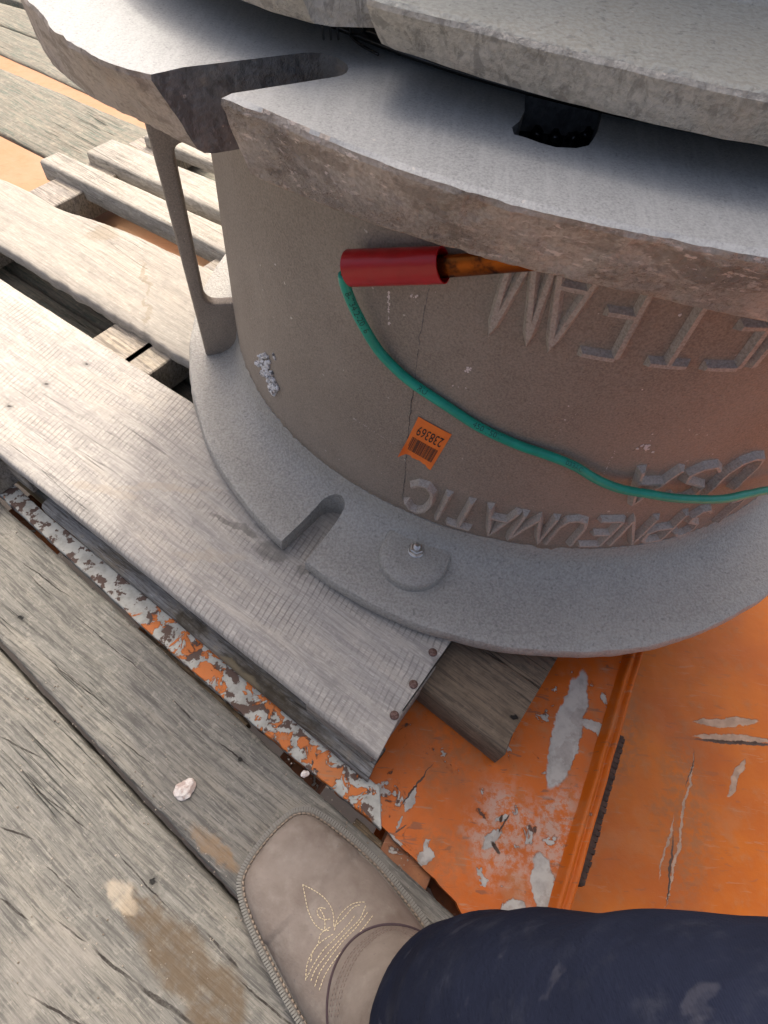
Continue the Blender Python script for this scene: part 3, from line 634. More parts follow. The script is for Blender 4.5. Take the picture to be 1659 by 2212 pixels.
# sticker with barcode
m_st = M('orange_label', .5); m_st.col(m_st.mix(m_st.ramp(m_st.noise(120), .3, .7), (.85, .20, .02), (.78, .17, .02))); m_st = m_st.m
m_ink = M('black_ink', .6); m_ink.col((.02, .018, .018)); m_ink = m_ink.m
RS = .346
cor = [on_wall(*q, RS) for q in ((905, 908), (977, 947), (934, 1020), (870, 982))]   # TL TR BR BL
def stk(u, v, off): # u 0..1 left-right, v 0..1 top-bottom
    a = [(1 - u) * (1 - v), u * (1 - v), u * v, (1 - u) * v]
    t = sum(w_ * c_[0] for w_, c_ in zip(a, cor)); z = sum(w_ * c_[1] for w_, c_ in zip(a, cor)); p, nm = rwall(z, t); return p + nm * off
V = []; n = 14
for i in range(n + 1):
    for j in range(n + 1):
        u, v = i / n, j / n; off = .0008
        if v == 1: v += .05 * fb((u * 9, 1, 1)) + (.06 if u > .8 else 0)
        if u < .15 and v > .7: off += .004 * (.15 - u) / .15 * (v - .7) / .3 * 2
        V.append(stk(u, v, off))
sto = keepworld(link('sticker', mesh('sticker', V, [[i * (n + 1) + j, (i + 1) * (n + 1) + j, (i + 1) * (n + 1) + j + 1, i * (n + 1) + j + 1] for i in range(n) for j in range(n)]), m_st))
sto['label'] = 'torn orange barcode sticker'
b = MB(); x = .10
while x < .90:
    wd = random.choice((.008, .012, .02))
    for a0, a1 in ((.50, .62), (.62, .74), (.74, .86)):
        b.add(([stk(x, a0, .0012), stk(x + wd, a0, .0012), stk(x + wd, a1, .0012), stk(x, a1, .0012)], [[0, 1, 2, 3]]))
    x += wd + random.choice((.008, .012, .018))
bo_ = b.build('barcode', m_ink, smooth=False); bo_.parent = sto; bo_['kind'] = 'stuff'
me = glyph('238369', 1., 0, 0, 0); bm = bmesh.new(); bm.from_mesh(me); xs = [v.co.x for v in bm.verts]; x0, x1 = min(xs), max(xs)
for v in bm.verts: v.co = stk(.90 - (v.co.x - x0) / (x1 - x0) * .76, .17 + v.co.y * .24, .0012)
bm.to_mesh(me); bm.free(); o = link('number', me, m_ink, smooth=False); o.parent = sto
# white deposit and splashes on the barrel
b = MB()
def lump(p, r_, sd=0):
    bm = bmesh.new(); bmesh.ops.create_icosphere(bm, subdivisions=2, radius=1)
    vs = [Vector(v.co) for v in bm.verts]; fs = [[q.index for q in f.verts] for f in bm.faces]; bm.free()
    return [p + q * r_ * (1 + .55 * fb(q * 1.7 + Vector((sd, 0, 0)), 1, 3)) for q in vs], fs
for k in range(90):
    t = random.random(); px = 556 + 34 * t + random.gauss(0, 5) * (1.1 - t * .5); py = 778 + 78 * t + random.gauss(0, 4)
    a_, z_ = on_wall(px, py, .352); p, nm = rwall(z_, a_); b.add(lump(p + nm * .001, random.uniform(.0012, .0034), k))
for k in range(4):
    a_, z_ = on_wall(581 + k, 777 + 3 * k, .352); p, nm = rwall(z_, a_); b.add(lump(p, .0016, k))
keepworld(b.build('white_deposit', m_white))
b = MB()
for (px, py, n_, sp, rr) in ((1010, 808, 10, 6, .0009), (1397, 980, 12, 10, .0009), (893, 647, 5, 5, .0008), (1470, 690, 1, 2, .0008), (960, 640, 2, 20, .0006), (700, 560, 4, 60, .0006), (650, 700, 5, 60, .0005), (1250, 850, 6, 120, .0006), (1450, 950, 5, 60, .0006), (990, 850, 4, 8, .0006)):
    for k in range(n_):
        a_, z_ = on_wall(px + random.gauss(0, sp), py + random.gauss(0, sp * .6), .346); p, nm = rwall(z_, a_); q = lump(p, rr * random.uniform(.6, 1.5), k); q = ([p + (v - p) - nm * (v - p).dot(nm) * .7 for v in q[0]], q[1]); b.add(q)
for (ax_, ay_, bx_, by_, k_, rr) in ((767, 914, 857, 972, 40, .00022), (708, 665, 767, 694, 26, .0003), (804, 632, 807, 698, 34, .0004), (837, 635, 838, 708, 46, .0007), (1300, 1045, 1330, 985, 16, .0003), (1190, 960, 1250, 900, 14, .0002)):
    for k in range(k_):
        u_ = random.random(); a_, z_ = on_wall(ax_ + (bx_ - ax_) * u_ + random.gauss(0, .7), ay_ + (by_ - ay_) * u_, .346); p, nm = rwall(z_, a_); q = lump(p, rr * random.uniform(.6, 1.5), k); b.add(([p + (v - p) - nm * (v - p).dot(nm) * .7 for v in q[0]], q[1]))
o = keepworld(b.build('splash_mark', m_fleck)); o['kind'] = 'stuff'

P = []
for (x_, y_) in ((927, 610), (915, 680), (902, 760), (893, 850), (884, 930), (878, 1010), (872, 1090)):
    a_, z_ = on_wall(x_, y_, .346); P.append(rwall(z_, a_)[0])
P = spline(P, 24); P = [p + Vector((.0009 * fb(p * 160), 0, 0)) for p in P]
keepworld(link('mould_line', mesh('mould_line', *tube(P, [.0002 + .0005 * abs(fb(p, 220)) for p in P], 6)), m_slot))
# ------------------------------------------------------------ rubber seal and black wires between the castings
def plain_lathe(name, rows, mat, n=260, closed=True): return link(name, lathe(rows, n, None, closed), mat)
rows = [(.31, .31, .4975)]
for k in range(3):
    z = .4985 + k * .0045; rows += [(.343, .343, z - .0006), (.350 + .002 * (k % 2), .350 + .002 * (k % 2), z + .0012), (.350 + .002 * (k % 2), .350 + .002 * (k % 2), z + .0032)]
rows += [(.337, .337, .5122), (.31, .31, .5122)]
o = plain_lathe('rubber_seal', rows, m_blk, 300); ND = [(p[0] + (.055 - p[0]) * .02, p[1]) for p in nB]
plug = link('plug', prism([tuple(p) for p in nB], .466, .478), m_blk, o, smooth=False); bevel(plug, .002, 2)
b = MB()
for q in ((1160, 290), (1200, 300), (1240, 300), (1270, 290)): b.add(lump(at(*q, .479), .0035, q[0]))
pk = b.build('grease_lump', m_blk, o); pk['kind'] = 'stuff'
tag(o, 'black ribbed rubber ring squeezed between the lower and upper casting', 'seal')
for k, (x0, x1, dx) in enumerate(((695, 699, 0), (712, 715, 0), (727, 731, 0), (756, 757, 60), (781, 790, 75))):
    p0 = at(x0, 50, .5130); p1 = at(x1, 84 - (8 if dx else 0), .4995)
    pts = [p0, p0.lerp(p1, .5), p1]
    if dx: pts += [at(x1 + dx * .35, 96, .4992), at(x1 + dx, 118, .4992)]
    V, Fc = tube(spline(pts, 6), .0006, 8)
    o = link('black_wire', mesh('black_wire', V, Fc), m_blk)
    tag(o, ['leftmost straight black wire in the gap under the upper casting notch', 'second straight black wire from the left in the gap under the notch', 'third straight black wire from the left in the gap under the notch', 'black wire bending right in the gap, left of the two bent ones', 'black wire bending right in the gap, nearest the pale flange corner'][k], 'wire', 'black wires in the notch gap')
# upper casting
upc = empty('upper_casting', (C.x, C.y, .510), label='pale grey cast flange stacked on top of the big casting, cut by a notch', cat='casting')
A0, A1 = .5125, .5325
prof = [(.27, A0), (.33, A0), (.371, A0), (.3755, A0 + .001), (.377, A0 + .004)] + [(.3775 + .003 * k / 4, A0 + .006 + (A1 - A0 - .009) * k / 4) for k in range(5)] + [(.3795, A1 - .0012), (.3775, A1), (.35, A1), (.312, A1), (.303, A1 + .006), (.300, A1 + .016), (.297, A1 + .33), (.29, A1 + .335), (.28, A1 + .33), (.27, A1)]  # last rows: unseen hub, made tall to shade the flange top and deck
ub_ = table([(-180, .388), (-135, .391), (-126.7, .3904), (-123, .3865), (-120.5, .3825), (-115.8, .3780), (-111.5, .3793), (-92, .387), (-60, .389), (180, .388)])
ut_ = table([(-180, .392), (-135, .396), (-114.8, .3905), (-109, .3848), (-102, .3860), (-94, .3912), (-60, .393), (180, .392)])
def dupp(p, j, t, c, s):
    k_ = min(1, max(0, (p.z - A0) / (A1 - A0)))
    if 2 <= j <= 11: p = p + Vector((c, s, 0)) * ((ub_(t) - .3760) * (1 - k_) + (ut_(t) - .3785) * k_)
    return p + Vector((c, s, 0)) * (.0007 * fb((c * 30, s * 30, p.z * 80), 1, 5)) if 2 <= j <= 11 else p
uu = link('flange', lathe([(r_, r_, z) for r_, z in prof], 700, dupp), None, mats=[m_uptop, m_up]); uu.parent = upc; uu.matrix_parent_inverse = Matrix.Translation((-C.x, -C.y, -.510))
q0, q1 = at(680, 57, A0), at(826, 100, A0); dr = (at(835, 61, A0) - q0).normalized()
o0 = (q0 - Vector((C.x, C.y, A0))).normalized(); o1 = (q1 - Vector((C.x, C.y, A0))).normalized()
cut(uu, [([tuple(v.xy) for v in (q0 + o0 * .05, q0 - o0 * .0005, q0 + dr * ((q1 - q0).length * 1.15), q1 - o1 * .012, q1 + o1 * .05)], A0 - .02, A1 + .02)])
for p in uu.data.polygons: p.material_index = 0 if p.normal.z > .7 else 1
sharp(uu.data, 32)

# ------------------------------------------------------------ clip sleeve, copper strip, green wire
m_red = M('red_plastic', .28, 0, .5); m_red.col(m_red.mix(m_red.ramp(m_red.noise(25, 3), .4, .6), (.40, .005, .010), (.27, .003, .006))); m_red.bump(m_red.noise(60, 3), .0008); m_red = m_red.m
m_cop = M('copper_strip', .3, .85); m_cop.col(m_cop.mix(m_cop.ramp(m_cop.noise(60, 4, .6), .42, .58), (.30, .08, .009), (.05, .015, .005))); m_cop.bump(m_cop.noise(70, 3), .001); m_cop = m_cop.m
def wallpt(px, py, off):
    a_, z_ = on_wall(px, py, .344 + off); p, nm = rwall(z_, a_); return p + nm * off, nm
clip = empty('test_clip', wallpt(850, 575, .014)[0], label='red plastic sleeve with a copper strip clamped under the upper flange', cat='clip')
def keep(o, par): o.parent = par; o.matrix_parent_inverse = par.matrix_basis.inverted() if par.matrix_basis else Matrix(); return o
clip.matrix_basis = Matrix.Translation(clip.location)
def flat_tube(p, q, n0, ra, rb, ha, hb, n=32, th=0, seg=14, sx=1.):
    ax = (q - p).normalized(); V = []; Fc = []; nm = (n0 - n0.dot(ax) * ax).normalized(); sd_ = ax.cross(nm)
    prof_ = [(i / seg, 0) for i in range(seg + 1)]
    if th: prof_ += [(1 - i / seg, th) for i in range(seg + 1)]
    for (t, dd) in prof_:
        a = ra + (rb - ra) * t - dd; b_ = ha + (hb - ha) * t - dd; c_ = p.lerp(q, t)
        for k in range(n):
            w_ = 6.28319 * k / n; V.append(c_ + sd_ * math.cos(w_) * a + nm * math.sin(w_) * b_)
    m = len(prof_)
    for i in range(m if th else m - 1):
        i2 = (i + 1) % m
        for k in range(n): Fc.append([i * n + k, i * n + (k + 1) % n, i2 * n + (k + 1) % n, i2 * n + k])
    return V, Fc
pA, nA = wallpt(757, 583, .0125); pB, nB_ = wallpt(957, 577, .0105)
V, Fc = flat_tube(pA, pB, (nA + nB_) / 2, .0114, .0106, .0100, .0080, th=.0009); me = mesh('sleeve', V, Fc); sharp(me, 50); keep(link('sleeve', me, m_red), clip)
pC, nC = wallpt(1200, 562, .006); pB2, _ = wallpt(900, 584, .009)
V, Fc = flat_tube(pB2, pC, nC, .0072, .0062, .004, .0030, th=.0004); me = mesh('jaw', V, Fc); sharp(me, 50); keep(link('jaw', me, m_cop), clip)
pD, nD = wallpt(752, 584, .012)
b = MB(); b.add(lump(pD + Vector((0, 0, .002)), .0022, 3)); b.add(lump(pD + Vector((.002, .0, .0055)), .0014, 5)); keep(b.build('screw', m_steel), clip)
wp = [(768, 585, .012), (752, 588, .016), (742, 603, .016), (757, 650, .014), (785, 706, .011), (820, 762, .007), (860, 805, .005), (900, 838, .004), (970, 885, .004), (1040, 930, .004), (1120, 967, .004), (1180, 988, .005), (1240, 1012, .0065), (1290, 1042, .008), (1340, 1062, .010), (1400, 1073, .013), (1450, 1081, .014), (1500, 1084, .014), (1560, 1083, .014)]
P = [wallpt(*q)[0] for q in wp]
last = P[-1]; dirw = (P[-1] - P[-2]).normalized()
P += [last + dirw * .03 + Vector((.0, .004, .001)), last + dirw * .07 + Vector((.0, .008, .001)), last + dirw * .14]
wire = empty('green_wire', tuple(P[2]), label='thin green insulated wire hanging from the red sleeve across the barrel', cat='wire'); wire.matrix_basis = Matrix.Translation(P[2])
SP = spline(P, 10)
V, Fc = tube([p for p in SP[18:]], .0036, 16)
mw = M('green_insulation', .38, 0, .5); mw.col(mw.mix(mw.ramp(mw.noise(60, 4, .6), .35, .7), (.008, .34, .23), (.006, .27, .18))); mw.bump(mw.noise(300, 3), .0002); m_wire = mw.m
keep(link('insulation', mesh('insulation', V, Fc), m_wire), wire)
b = MB()
for k in range(9):
    a = k * .7; o_ = Vector((math.cos(a), math.sin(a) * .6, math.sin(a * 1.7) * .4)) * .0018
    b.add(tube([p + o_ for p in SP[4:21:2]], .0004, 6))
keep(b.build('copper_strand', m_cop), wire)
# printing on the wire
L = resample(SP[18:], .0005); camp = Vector((0, 0, HC))
mi2 = M('green_ink', .5); mi2.col((.002, .085, .06)); m_gink = mi2.m
def printed(text, px0, pxs=None, h=.0042, flip=1):
    # start where the wire's picture passes px0 (searched once on the real curve)
    def px(p):
        d = p - camp; c_ = Vector((d.dot(_r[0]), d.dot(_r[1]), d.dot(_r[2]))); return c_.x / c_.z * F + CX, c_.y / c_.z * F + CY
    i0 = min(range(len(L)), key=lambda i: abs(px(L[i])[0] - px0[0]) + abs(px(L[i])[1] - px0[1]))
    me = glyph(text, h, 0, 0, 0, 2); bm = bmesh.new(); bm.from_mesh(me)
    for v in bm.verts:
        i = i0 + v.co.x / .0005; j = max(0, min(len(L) - 2, int(i))); p = L[j].lerp(L[j + 1], i - int(i)); t = (L[j + 1] - L[j]).normalized()
        a_ = math.atan2(p.y - C.y, p.x - C.x); nm = (camp - p); nm = (nm - nm.dot(t) * t).normalized(); s_ = nm.cross(t)
        q = (v.co.y - h * .5) / .0036; v.co = p + (nm * math.cos(q) + s_ * math.sin(q)) * .00375
    bm.to_mesh(me); bm.free(); keep(link('printing', me, m_gink, smooth=False), wire)
printed('8-734.2-2016', (752, 625)); printed('RU', (902, 838)); printed('450/750V', (1020, 917)); printed('033AC', (1218, 1000), h=.0036)

# ------------------------------------------------------------ stone chips
mst = M('pale_stone', .9); mst.col(mst.mix(mst.ramp(mst.noise(150, 4, .6), .4, .6), (.66, .62, .57), (.45, .36, .31))); mst.bump(mst.noise(260, 5), .002)
def stone(px, py, a_, b_, rz, lab, sd):
    bm = bmesh.new(); bmesh.ops.create_icosphere(bm, subdivisions=3, radius=1)
    for v in bm.verts:
        q = Vector(v.co); d = 1 + .35 * fb(q * 1.1 + Vector((sd, 0, 0)), 1, 3); q = q * d; q.z = max(q.z, -.5); v.co = Vector((q.x * a_, q.y * b_, (q.z + .5) * b_ * .45))
    me = bpy.data.meshes.new('stone'); bm.to_mesh(me); bm.free(); p = at(px, py, 0.0005)
    o = link('stone_chip', me, mst.m, None, tuple(p), R(rz), smooth=False); tag(o, lab, 'stone')
stone(400, 1706, .0105, .0075, 50, 'white flat stone chip lying on the deck plank left of the boot', 1)
stone(659, 1672, .004, .0032, 10, 'tiny cream stone chip beside the peeling orange rail', 4)

mgr = M('grit_stone', .9); mgr.col(mgr.mix(mgr.ramp(mgr.noise(60), .4, .6), (.34, .30, .24), (.16, .13, .10))); m_grit = mgr.m
b = MB()
for k in range(420):
    x_, y_ = random.choice(((random.uniform(0, 900), None), (random.uniform(0, 900), None), (random.uniform(0, 500), random.uniform(1450, 2200))))
    if y_ is None:
        y_ = random.choice((1411 + (1937 - 1411) * x_ / 490, 1085 + .911 * x_)) + random.choice((-1, 1)) * abs(random.gauss(14, 26))
    if y_ > 2250: continue
    b.add(lump(at(x_, y_, .0004), random.uniform(.0003, .0008) * random.choice((.6, 1, 1.2)), k))
gr = b.build('grit', m_grit, smooth=False); tag(gr, 'pale grit and splinter crumbs scattered on the deck planks near the gaps', 'grit', kind='stuff')

# ------------------------------------------------------------ person: boot and trouser leg
T0 = Vector((-.075, .05, 0)); fa = Vector((.73, -.683, 0)).normalized(); fl_ = Vector((-fa.y, fa.x, 0))
per = empty('person', tuple(T0 + fa * .2), label='person on the planks in a brown leather boot and navy trousers, one leg visible', cat='person'); per.matrix_basis = Matrix.Translation(T0 + fa * .2)
def ft(s, l, z): return T0 + fa * s + fl_ * l + Vector((0, 0, z))
oc = [(.0136, .0045), (.0142, .0215), (.0187, .0312), (.0275, .0394), (.046, .0465), (.0754, .054), (.1017, .0585), (.130, .060), (.155, .0600), (.18, .057), (.205, .050), (.235, .042), (.262, .038), (.285, .033), (.299, .020), (.303, .0), (.299, -.020), (.285, -.033), (.262, -.038), (.235, -.043), (.205, -.050), (.18, -.056), (.155, -.0605), (.1365, -.061), (.118, -.0605), (.0964, -.0590), (.0752, -.0569), (.0534, -.0535), (.036, -.0480), (.026, -.0405), (.0195, -.0265), (.0155, -.010)]
oc3 = spline([Vector((s, l, 0)) for s, l in oc + [oc[0]]], 8)[:-1]
NO = len(oc3); cen = lambda s: Vector((min(max(s, .055), .265), 0, 0))
def offs(i, d):
    a, b_ = oc3[i - 1], oc3[(i + 1) % NO]; t = (b_ - a).normalized(); n_ = Vector((t.y, -t.x, 0))
    if (oc3[i] - cen(oc3[i].x)).dot(n_) < 0: n_ = -n_
    return oc3[i] + n_ * d
def hgt(s):
    k = [(0, .026), (.03, .030), (.06, .036), (.09, .044), (.115, .053), (.14, .066), (.165, .080), (.19, .090), (.22, .095), (.25, .092), (.28, .085), (.31, .075)]
    for (a, ha), (b_, hb) in zip(k, k[1:]):
        if s <= b_: t = max(0, (s - a) / (b_ - a)); return ha + (hb - ha) * t
    return .075
ZW = .017
mleat = M('boot_leather', .72, 0, .3)
lc = mleat.mix(mleat.ramp(mleat.noise(18, 5, .6), .32, .68), (.225, .19, .158), (.145, .114, .092)); lc = mleat.mix(mleat.ramp(mleat.noise(45, 6, .65), .45, .75, 0, .5), lc, (.31, .282, .24))
sp_ = mleat.ramp(mleat.noise(240, 2, .5), .70, .74); lc = mleat.mix(mleat.math('MULTIPLY', sp_, .55), lc, (.13, .115, .11))
mleat.col(lc); mleat.bump(mleat.noise(500, 3), .0003); mleat.bump(mleat.noise(40, 4), .0016); mleat.bump(mleat.noise(14, 5, .6), .004); m_leat = mleat.m
mdk = M('dark_leather', .7); mdk.col(mdk.mix(mdk.ramp(mdk.noise(20), .3, .7), (.16, .085, .06), (.23, .15, .12))); mdk.bump(mdk.noise(200), .0004); m_dleat = mdk.m
msole = M('boot_welt', .8); msole.col(msole.mix(msole.ramp(msole.noise(60), .3, .7), (.20, .18, .15), (.15, .145, .13))); msole = msole.m
mseam = M('seam_shadow', .9); mseam.col((.055, .035, .04)); mseam = mseam.m
mthr = M('cream_thread', .7); mthr.col((.68, .58, .38)); mthr = mthr.m
boot = empty('boot', tuple(T0 + fa * .2)); boot.parent = per; boot.matrix_parent_inverse = per.matrix_basis.inverted(); boot.matrix_basis = Matrix.Translation(T0 + fa * .2)
def kb(o): o.parent = boot; o.matrix_parent_inverse = boot.matrix_basis.inverted(); return o
V = []; NR = 22
for j in range(NR + 1):
    rho = j / NR
    for i in range(NO):
        p = offs(i, -.0062); c_ = cen(p.x); q = c_.lerp(p, rho); z = ZW + (hgt(q.x) - ZW) * (1 - rho ** 3.4) ** (1 / 1.75)
        z -= .006 * max(0, rho - .2) * (1 if q.x > .08 else 0)
        V.append(ft(q.x, q.y + .004 * math.sin(max(0, rho) * 3.14) * 0, z + .0006 * fb((q.x * 30, q.y * 30, 1))))
Fc = [[j * NO + i, j * NO + (i + 1) % NO, (j + 1) * NO + (i + 1) % NO, (j + 1) * NO + i] for j in range(NR) for i in range(NO)]
me = mesh('upper', V, Fc)
bm = bmesh.new(); bm.from_mesh(me); bmesh.ops.remove_doubles(bm, verts=bm.verts, dist=1e-5); bmesh.ops.recalc_face_normals(bm, faces=bm.faces); bm.to_mesh(me); bm.free()
upo = kb(link('upper', me, m_leat))
bvh = BVHTree.FromPolygons([v.co[:] for v in me.vertices], [p.vertices[:] for p in me.polygons])
# sole and ribbed welt
def ring_mesh(name, levels, mat, cap=True):
    V = []; 
    for d, z in levels:
        for i in range(NO): p = offs(i, d); V.append(ft(p.x, p.y, z))
    m = len(levels); Fc = [[j * NO + i, j * NO + (i + 1) % NO, (j + 1) * NO + (i + 1) % NO, (j + 1) * NO + i] for j in range(m - 1) for i in range(NO)]
    Fc += [list(range(NO))]
    return kb(link(name, mesh(name, V, Fc), mat))
ring_mesh('sole', [(-.003, .0006), (-.0015, .0012), (-.001, .011), (-.008, .0112)], mdk.m)
ring_mesh('welt', [(-.012, .0105), (-.0008, .0108), (0, .012), (0, .0148), (-.0008, .016), (-.0075, .0163)], msole)
out_ = [Vector((*offs(i, -.0012).xy, 0)) for i in range(NO)]; Lw = resample(out_ + [out_[0]], .0023); b = MB()
for a_, b_ in zip(Lw, Lw[1:]):
    t = (b_ - a_).normalized(); n_ = Vector((t.y, -t.x, 0)); n_ = n_ if n_.dot(a_ - cen(a_.x)) > 0 else -n_
    p = a_ + n_ * -.0022; q = a_ + n_ * .0016; hw = t * .00075
    V = [ft(*(x_.xy), z) for z in (.0155, .0172) for x_ in (p - hw, q - hw, q + hw, p + hw)]
    b.add((V, [[4, 5, 6, 7], [0, 1, 5, 4], [1, 2, 6, 5], [2, 3, 7, 6], [3, 0, 4, 7]]))
o = kb(b.build('welt_ridge', m_wr := (lambda m: (m.col((.20, .195, .17)), m.m)[1])(M('welt_ridge_rubber', .8)), smooth=False)); o['kind'] = 'stuff'
Lw = resample([Vector((*offs(i, -.0052).xy, 0)) for i in range(NO)] + [Vector((*offs(0, -.0052).xy, 0))], .0042); b = MB()
for k in range(len(Lw) - 1):
    a_, b_ = Lw[k], Lw[k].lerp(Lw[k + 1], .72); b.add(tube([ft(*a_.xy, .0170), ft(*a_.lerp(b_, .5).xy, .0178), ft(*b_.xy, .0170)], .0009, 6))
o = kb(b.build('welt_stitch', (lambda m: (m.col((.25, .20, .15)), m.m)[1])(M('welt_thread', .8)))); o['kind'] = 'stuff'
# shaft rising out of the boot, wrapped over the vamp
def shaft_ring(cs_, cl, a, b_, zf, n=64):
    return [ft(cs_ + a * math.cos(6.28319 * k / n), cl + b_ * math.sin(6.28319 * k / n), zf(cs_ + a * math.cos(6.28319 * k / n), cl + b_ * math.sin(6.28319 * k / n))) for k in range(n)]
def dome(s, l):
    p = ft(s, l, .3); h = bvh.ray_cast(p, Vector((0, 0, -1)))[0]; return h.z if h else .02
rg = [shaft_ring(.193, .003, .0705, .054, lambda s, l: dome(s, l) + .0015), shaft_ring(.1935, .003, .0690, .0525, lambda s, l: dome(s, l) + .0040),
      shaft_ring(.196, .003, .060, .046, lambda s, l: .5 * (dome(s, l) + .010) + .5 * .092), shaft_ring(.199, .003, .051, .041, lambda s, l: .100), shaft_ring(.202, .003, .048, .040, lambda s, l: .118),
      shaft_ring(.205, .008, .046, .038, lambda s, l: .145), shaft_ring(.207, .012, .044, .036, lambda s, l: .17)]
V = [p for r_ in rg for p in r_]; n = 64; Fc = [[j * n + i, j * n + (i + 1) % n, (j + 1) * n + (i + 1) % n, (j + 1) * n + i] for j in range(len(rg) - 1) for i in range(n)]
me = mesh('shaft', V, Fc); o = kb(link('shaft', me, m_leat))
sm = o.modifiers.new('s', 'SUBSURF'); sm.levels = 2; sm.render_levels = 2; baked(o)
bv2 = BVHTree.FromPolygons([v.co[:] for v in o.data.vertices], [p.vertices[:] for p in o.data.polygons])
kb(link('seam', mesh('seam', *tube([p + Vector((0, 0, -.0006)) for p in shaft_ring(.193, .003, .0712, .0547, lambda s, l: dome(s, l) + .0008, 90)][30:62], .0010, 8)), mseam))  # dark tube drawn in as the shade where the shaft overlaps the vamp
# stitching
def hit(x, y, bv): 
    X, Y = 384 + x * .3968, 1700.5 + y * .3968; r = Vector((X - CX, Y - CY, F)); d = Vector((r.dot(CXV), r.dot(CYV), r.dot(CZ))).normalized()
    h = bv.ray_cast(camp, d); return (h[0], h[1]) if h[0] else (None, None)
def stitch(path, bv, mat, step=.0026, rad=.00038, b=None):
    H = []
    for p in spline([Vector((x, y, 0)) for x, y in path], 14):
        h, nm = hit(p.x, p.y, bv)
        if h: H.append(h + (camp - h).normalized() * .0003)
    if len(H) < 3: return
    Q = resample(H, step)
    for a_, c_ in zip(Q, Q[1:]): b.add(tube([a_, a_.lerp(c_, .36) + Vector((0, 0, .0002)), a_.lerp(c_, .68)], rad, 5))
b = MB()
for path in (((680, 530), (692, 590), (706, 660), (728, 715), (755, 755), (795, 780), (845, 775)), ((680, 530), (730, 555), (790, 595), (830, 645), (847, 695), (850, 770)),
             ((805, 662), (775, 655), (758, 672), (768, 705), (800, 720), (850, 715)), ((775, 665), (795, 700), (802, 745), (798, 780)),
             ((697, 1052), (700, 985), (720, 920), (765, 855), (820, 815), (865, 790)), ((852, 780), (870, 715), (915, 660), (965, 630), (1025, 625)), ((725, 950), (733, 900), (765, 850), (780, 795), (850, 750)), ((850, 760), (900, 715), (960, 650), (1010, 640)),
             ((725, 1055), (745, 1000), (800, 925), (870, 845), (940, 770), (990, 720), (1025, 640)), ((745, 1085), (772, 1010), (830, 925), (905, 830), (970, 765), (1040, 672)), ((770, 1105), (800, 1025), (850, 945), (920, 860), (990, 790), (1070, 688)),
             ((700, 1040), (735, 975), (790, 890), (860, 820), (930, 745), (970, 690))):
    stitch(path, bvh, mthr, b=b)
o = kb(b.build('stitching', mthr)); o['kind'] = 'stuff'
b = MB()
for dx in (0, 14, 34, 48):
    stitch([(822 + dx, 1250), (838 + dx, 1150), (880 + dx, 1020), (945 + dx, 900), (1035 + dx, 815), (1150 + dx * .6, 745 + dx * .6), (1260, 760 + dx), (1340, 820 + dx * .5)], bv2, mseam, .0034, .00034, b)
o = kb(b.build('shaft_stitching', (lambda m: (m.col((.16, .12, .10)), m.m)[1])(M('brown_thread', .8)))); o['kind'] = 'stuff'
# trouser leg: one continuous cloth surface from the hem over the knee to the hip
mj = M('navy_cloth', .95, 0, .08)
jc = mj.mix(mj.ramp(mj.noise(9, 5, .6), .35, .7), (.008, .0105, .022), (.012, .0155, .031)); jc = mj.mix(mj.ramp(mj.noise(28, 6, .7), .50, .78, 0, .6), jc, (.04, .044, .06))
jc = mj.mix(mj.ramp(mj.noise(1, 3, .5, mj.vec((16, 60, 60), R(25))), .66, .74, 0, .22), jc, (.10, .10, .12))
tw = mj.n('TexWave', wave_type='BANDS', bands_direction='DIAGONAL'); tw.inputs['Scale'].default_value = 420; mj.l(mj.co, tw.inputs['Vector'])
jc = mj.mix(mj.math('MULTIPLY', tw.outputs[1], .05), jc, (.06, .068, .10))
mj.col(jc); mj.bump(mj.noise(1, 2, .5, mj.vec((900, 250, 250), R(40))), .0004); mj.bump(mj.noise(35, 5), .003); mj.bump(mj.noise(9, 3), .010)
def ctop(x, yt, z, r_):
    y = yt + 100
    for _ in range(20):
        p = at(x, y, z); y = yt + 1.02 * r_ * F / (p - Vector((0, 0, HC))).dot(_r[2])
    return (at(x, y, z), r_)
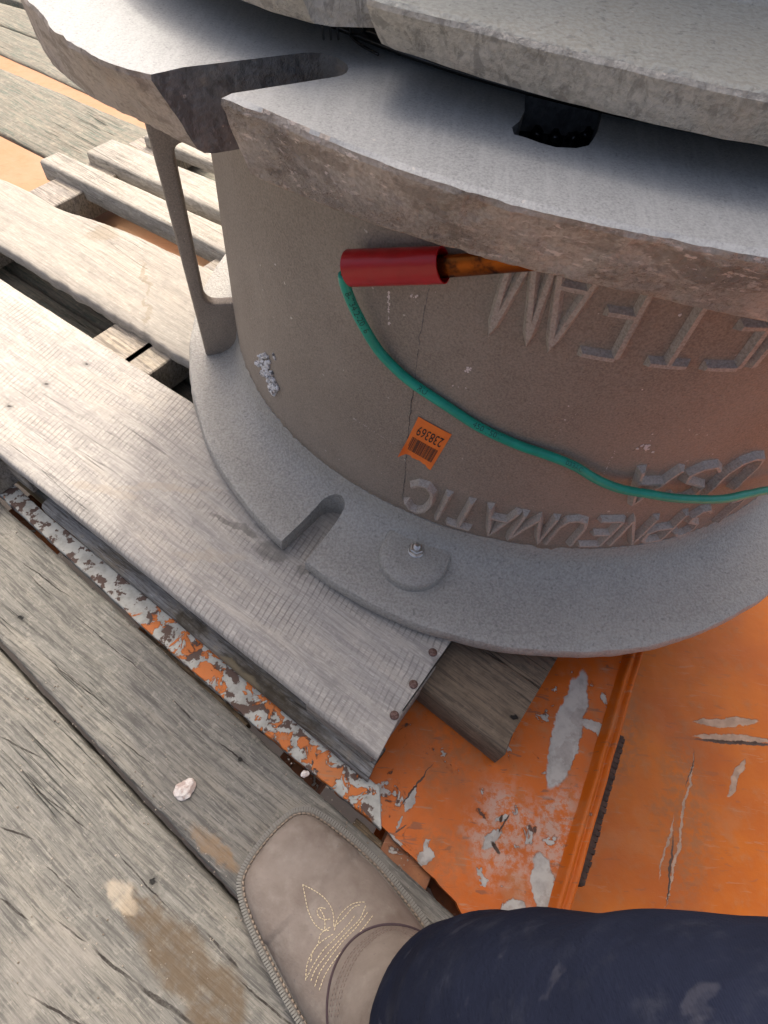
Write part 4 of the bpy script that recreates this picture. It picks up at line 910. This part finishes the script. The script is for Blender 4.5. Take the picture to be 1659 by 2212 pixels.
ctr = [ctop(985, 2062, .085, .056), ctop(998, 2040, .105, .058), ctop(1012, 2026, .13, .061), ctop(1060, 2016, .165, .062), ctop(1120, 2012, .20, .065), ctop(1300, 2020, .255, .068), ctop(1600, 2052, .31, .072), ctop(2050, 2100, .35, .076)]
k_ = ctr[-1][0]; ctr += [(k_ + Vector((.02, -.025, .045)), .076), (k_ + Vector((.03, -.10, .075)), .080), (k_ + Vector((.03, -.22, .085)), .086), (k_ + Vector((.02, -.36, .095)), .094), (k_ + Vector((0, -.46, .10)), .085), (k_ + Vector((0, -.50, .10)), .05)]
cp = spline([c_ for c_, _ in ctr], 8); rp = [p.x for p in spline([Vector((r_, 0, 0)) for _, r_ in ctr], 8)]
V, Fc = tube(cp, rp, 72, caps=False)
n = 72; V2 = []
for i in range(len(cp)):
    for k in range(n):
        p = V[i * n + k]; c_ = cp[i]; d = (p - c_).normalized(); s = i / len(cp)
        wr = .0016 * fb(p, 12, 3) + .0014 * max(0, math.sin(8 * (i / len(cp)) * 3.14 + k * .12 + 2.5 * fb(p, 5))) ** 3 +  .0008 * math.sin(i * .55 + 3 * fb(p, 6)) * (.4 + .6 * math.sin(k * .09)) 
        V2.append(p + d * (wr if i > 0 else wr * .4))
# turned hem edge going inside
hem0 = len(V2)
for k in range(n): V2.append(cp[0].lerp(V2[k], .955) + Vector((0, 0, .004)))
for k in range(n): V2.append(cp[3].lerp(V2[3 * n + k], .93))
Fc += [[k, (k + 1) % n, hem0 + (k + 1) % n, hem0 + k][::-1] for k in range(n)] + [[hem0 + k, hem0 + (k + 1) % n, hem0 + n + (k + 1) % n, hem0 + n + k][::-1] for k in range(n)]
li = (len(cp) - 1) * n; Fc.append([li + k for k in range(n)])
sk = 0; SPt = [Vector(V2[i * n + sk]) + (Vector(V2[i * n + sk]) - cp[i]).normalized() * .0006 for i in range(2, len(cp) - 6)]
Vs, Fs = tube(SPt, .0014, 8)
o = link('trouser_leg', mesh('trouser_leg', V2, Fc), mj.m); o.parent = per; o.matrix_parent_inverse = per.matrix_basis.inverted()
sm_ = link('side_seam', mesh('side_seam', Vs, Fs), mj.m); sm_.parent = o
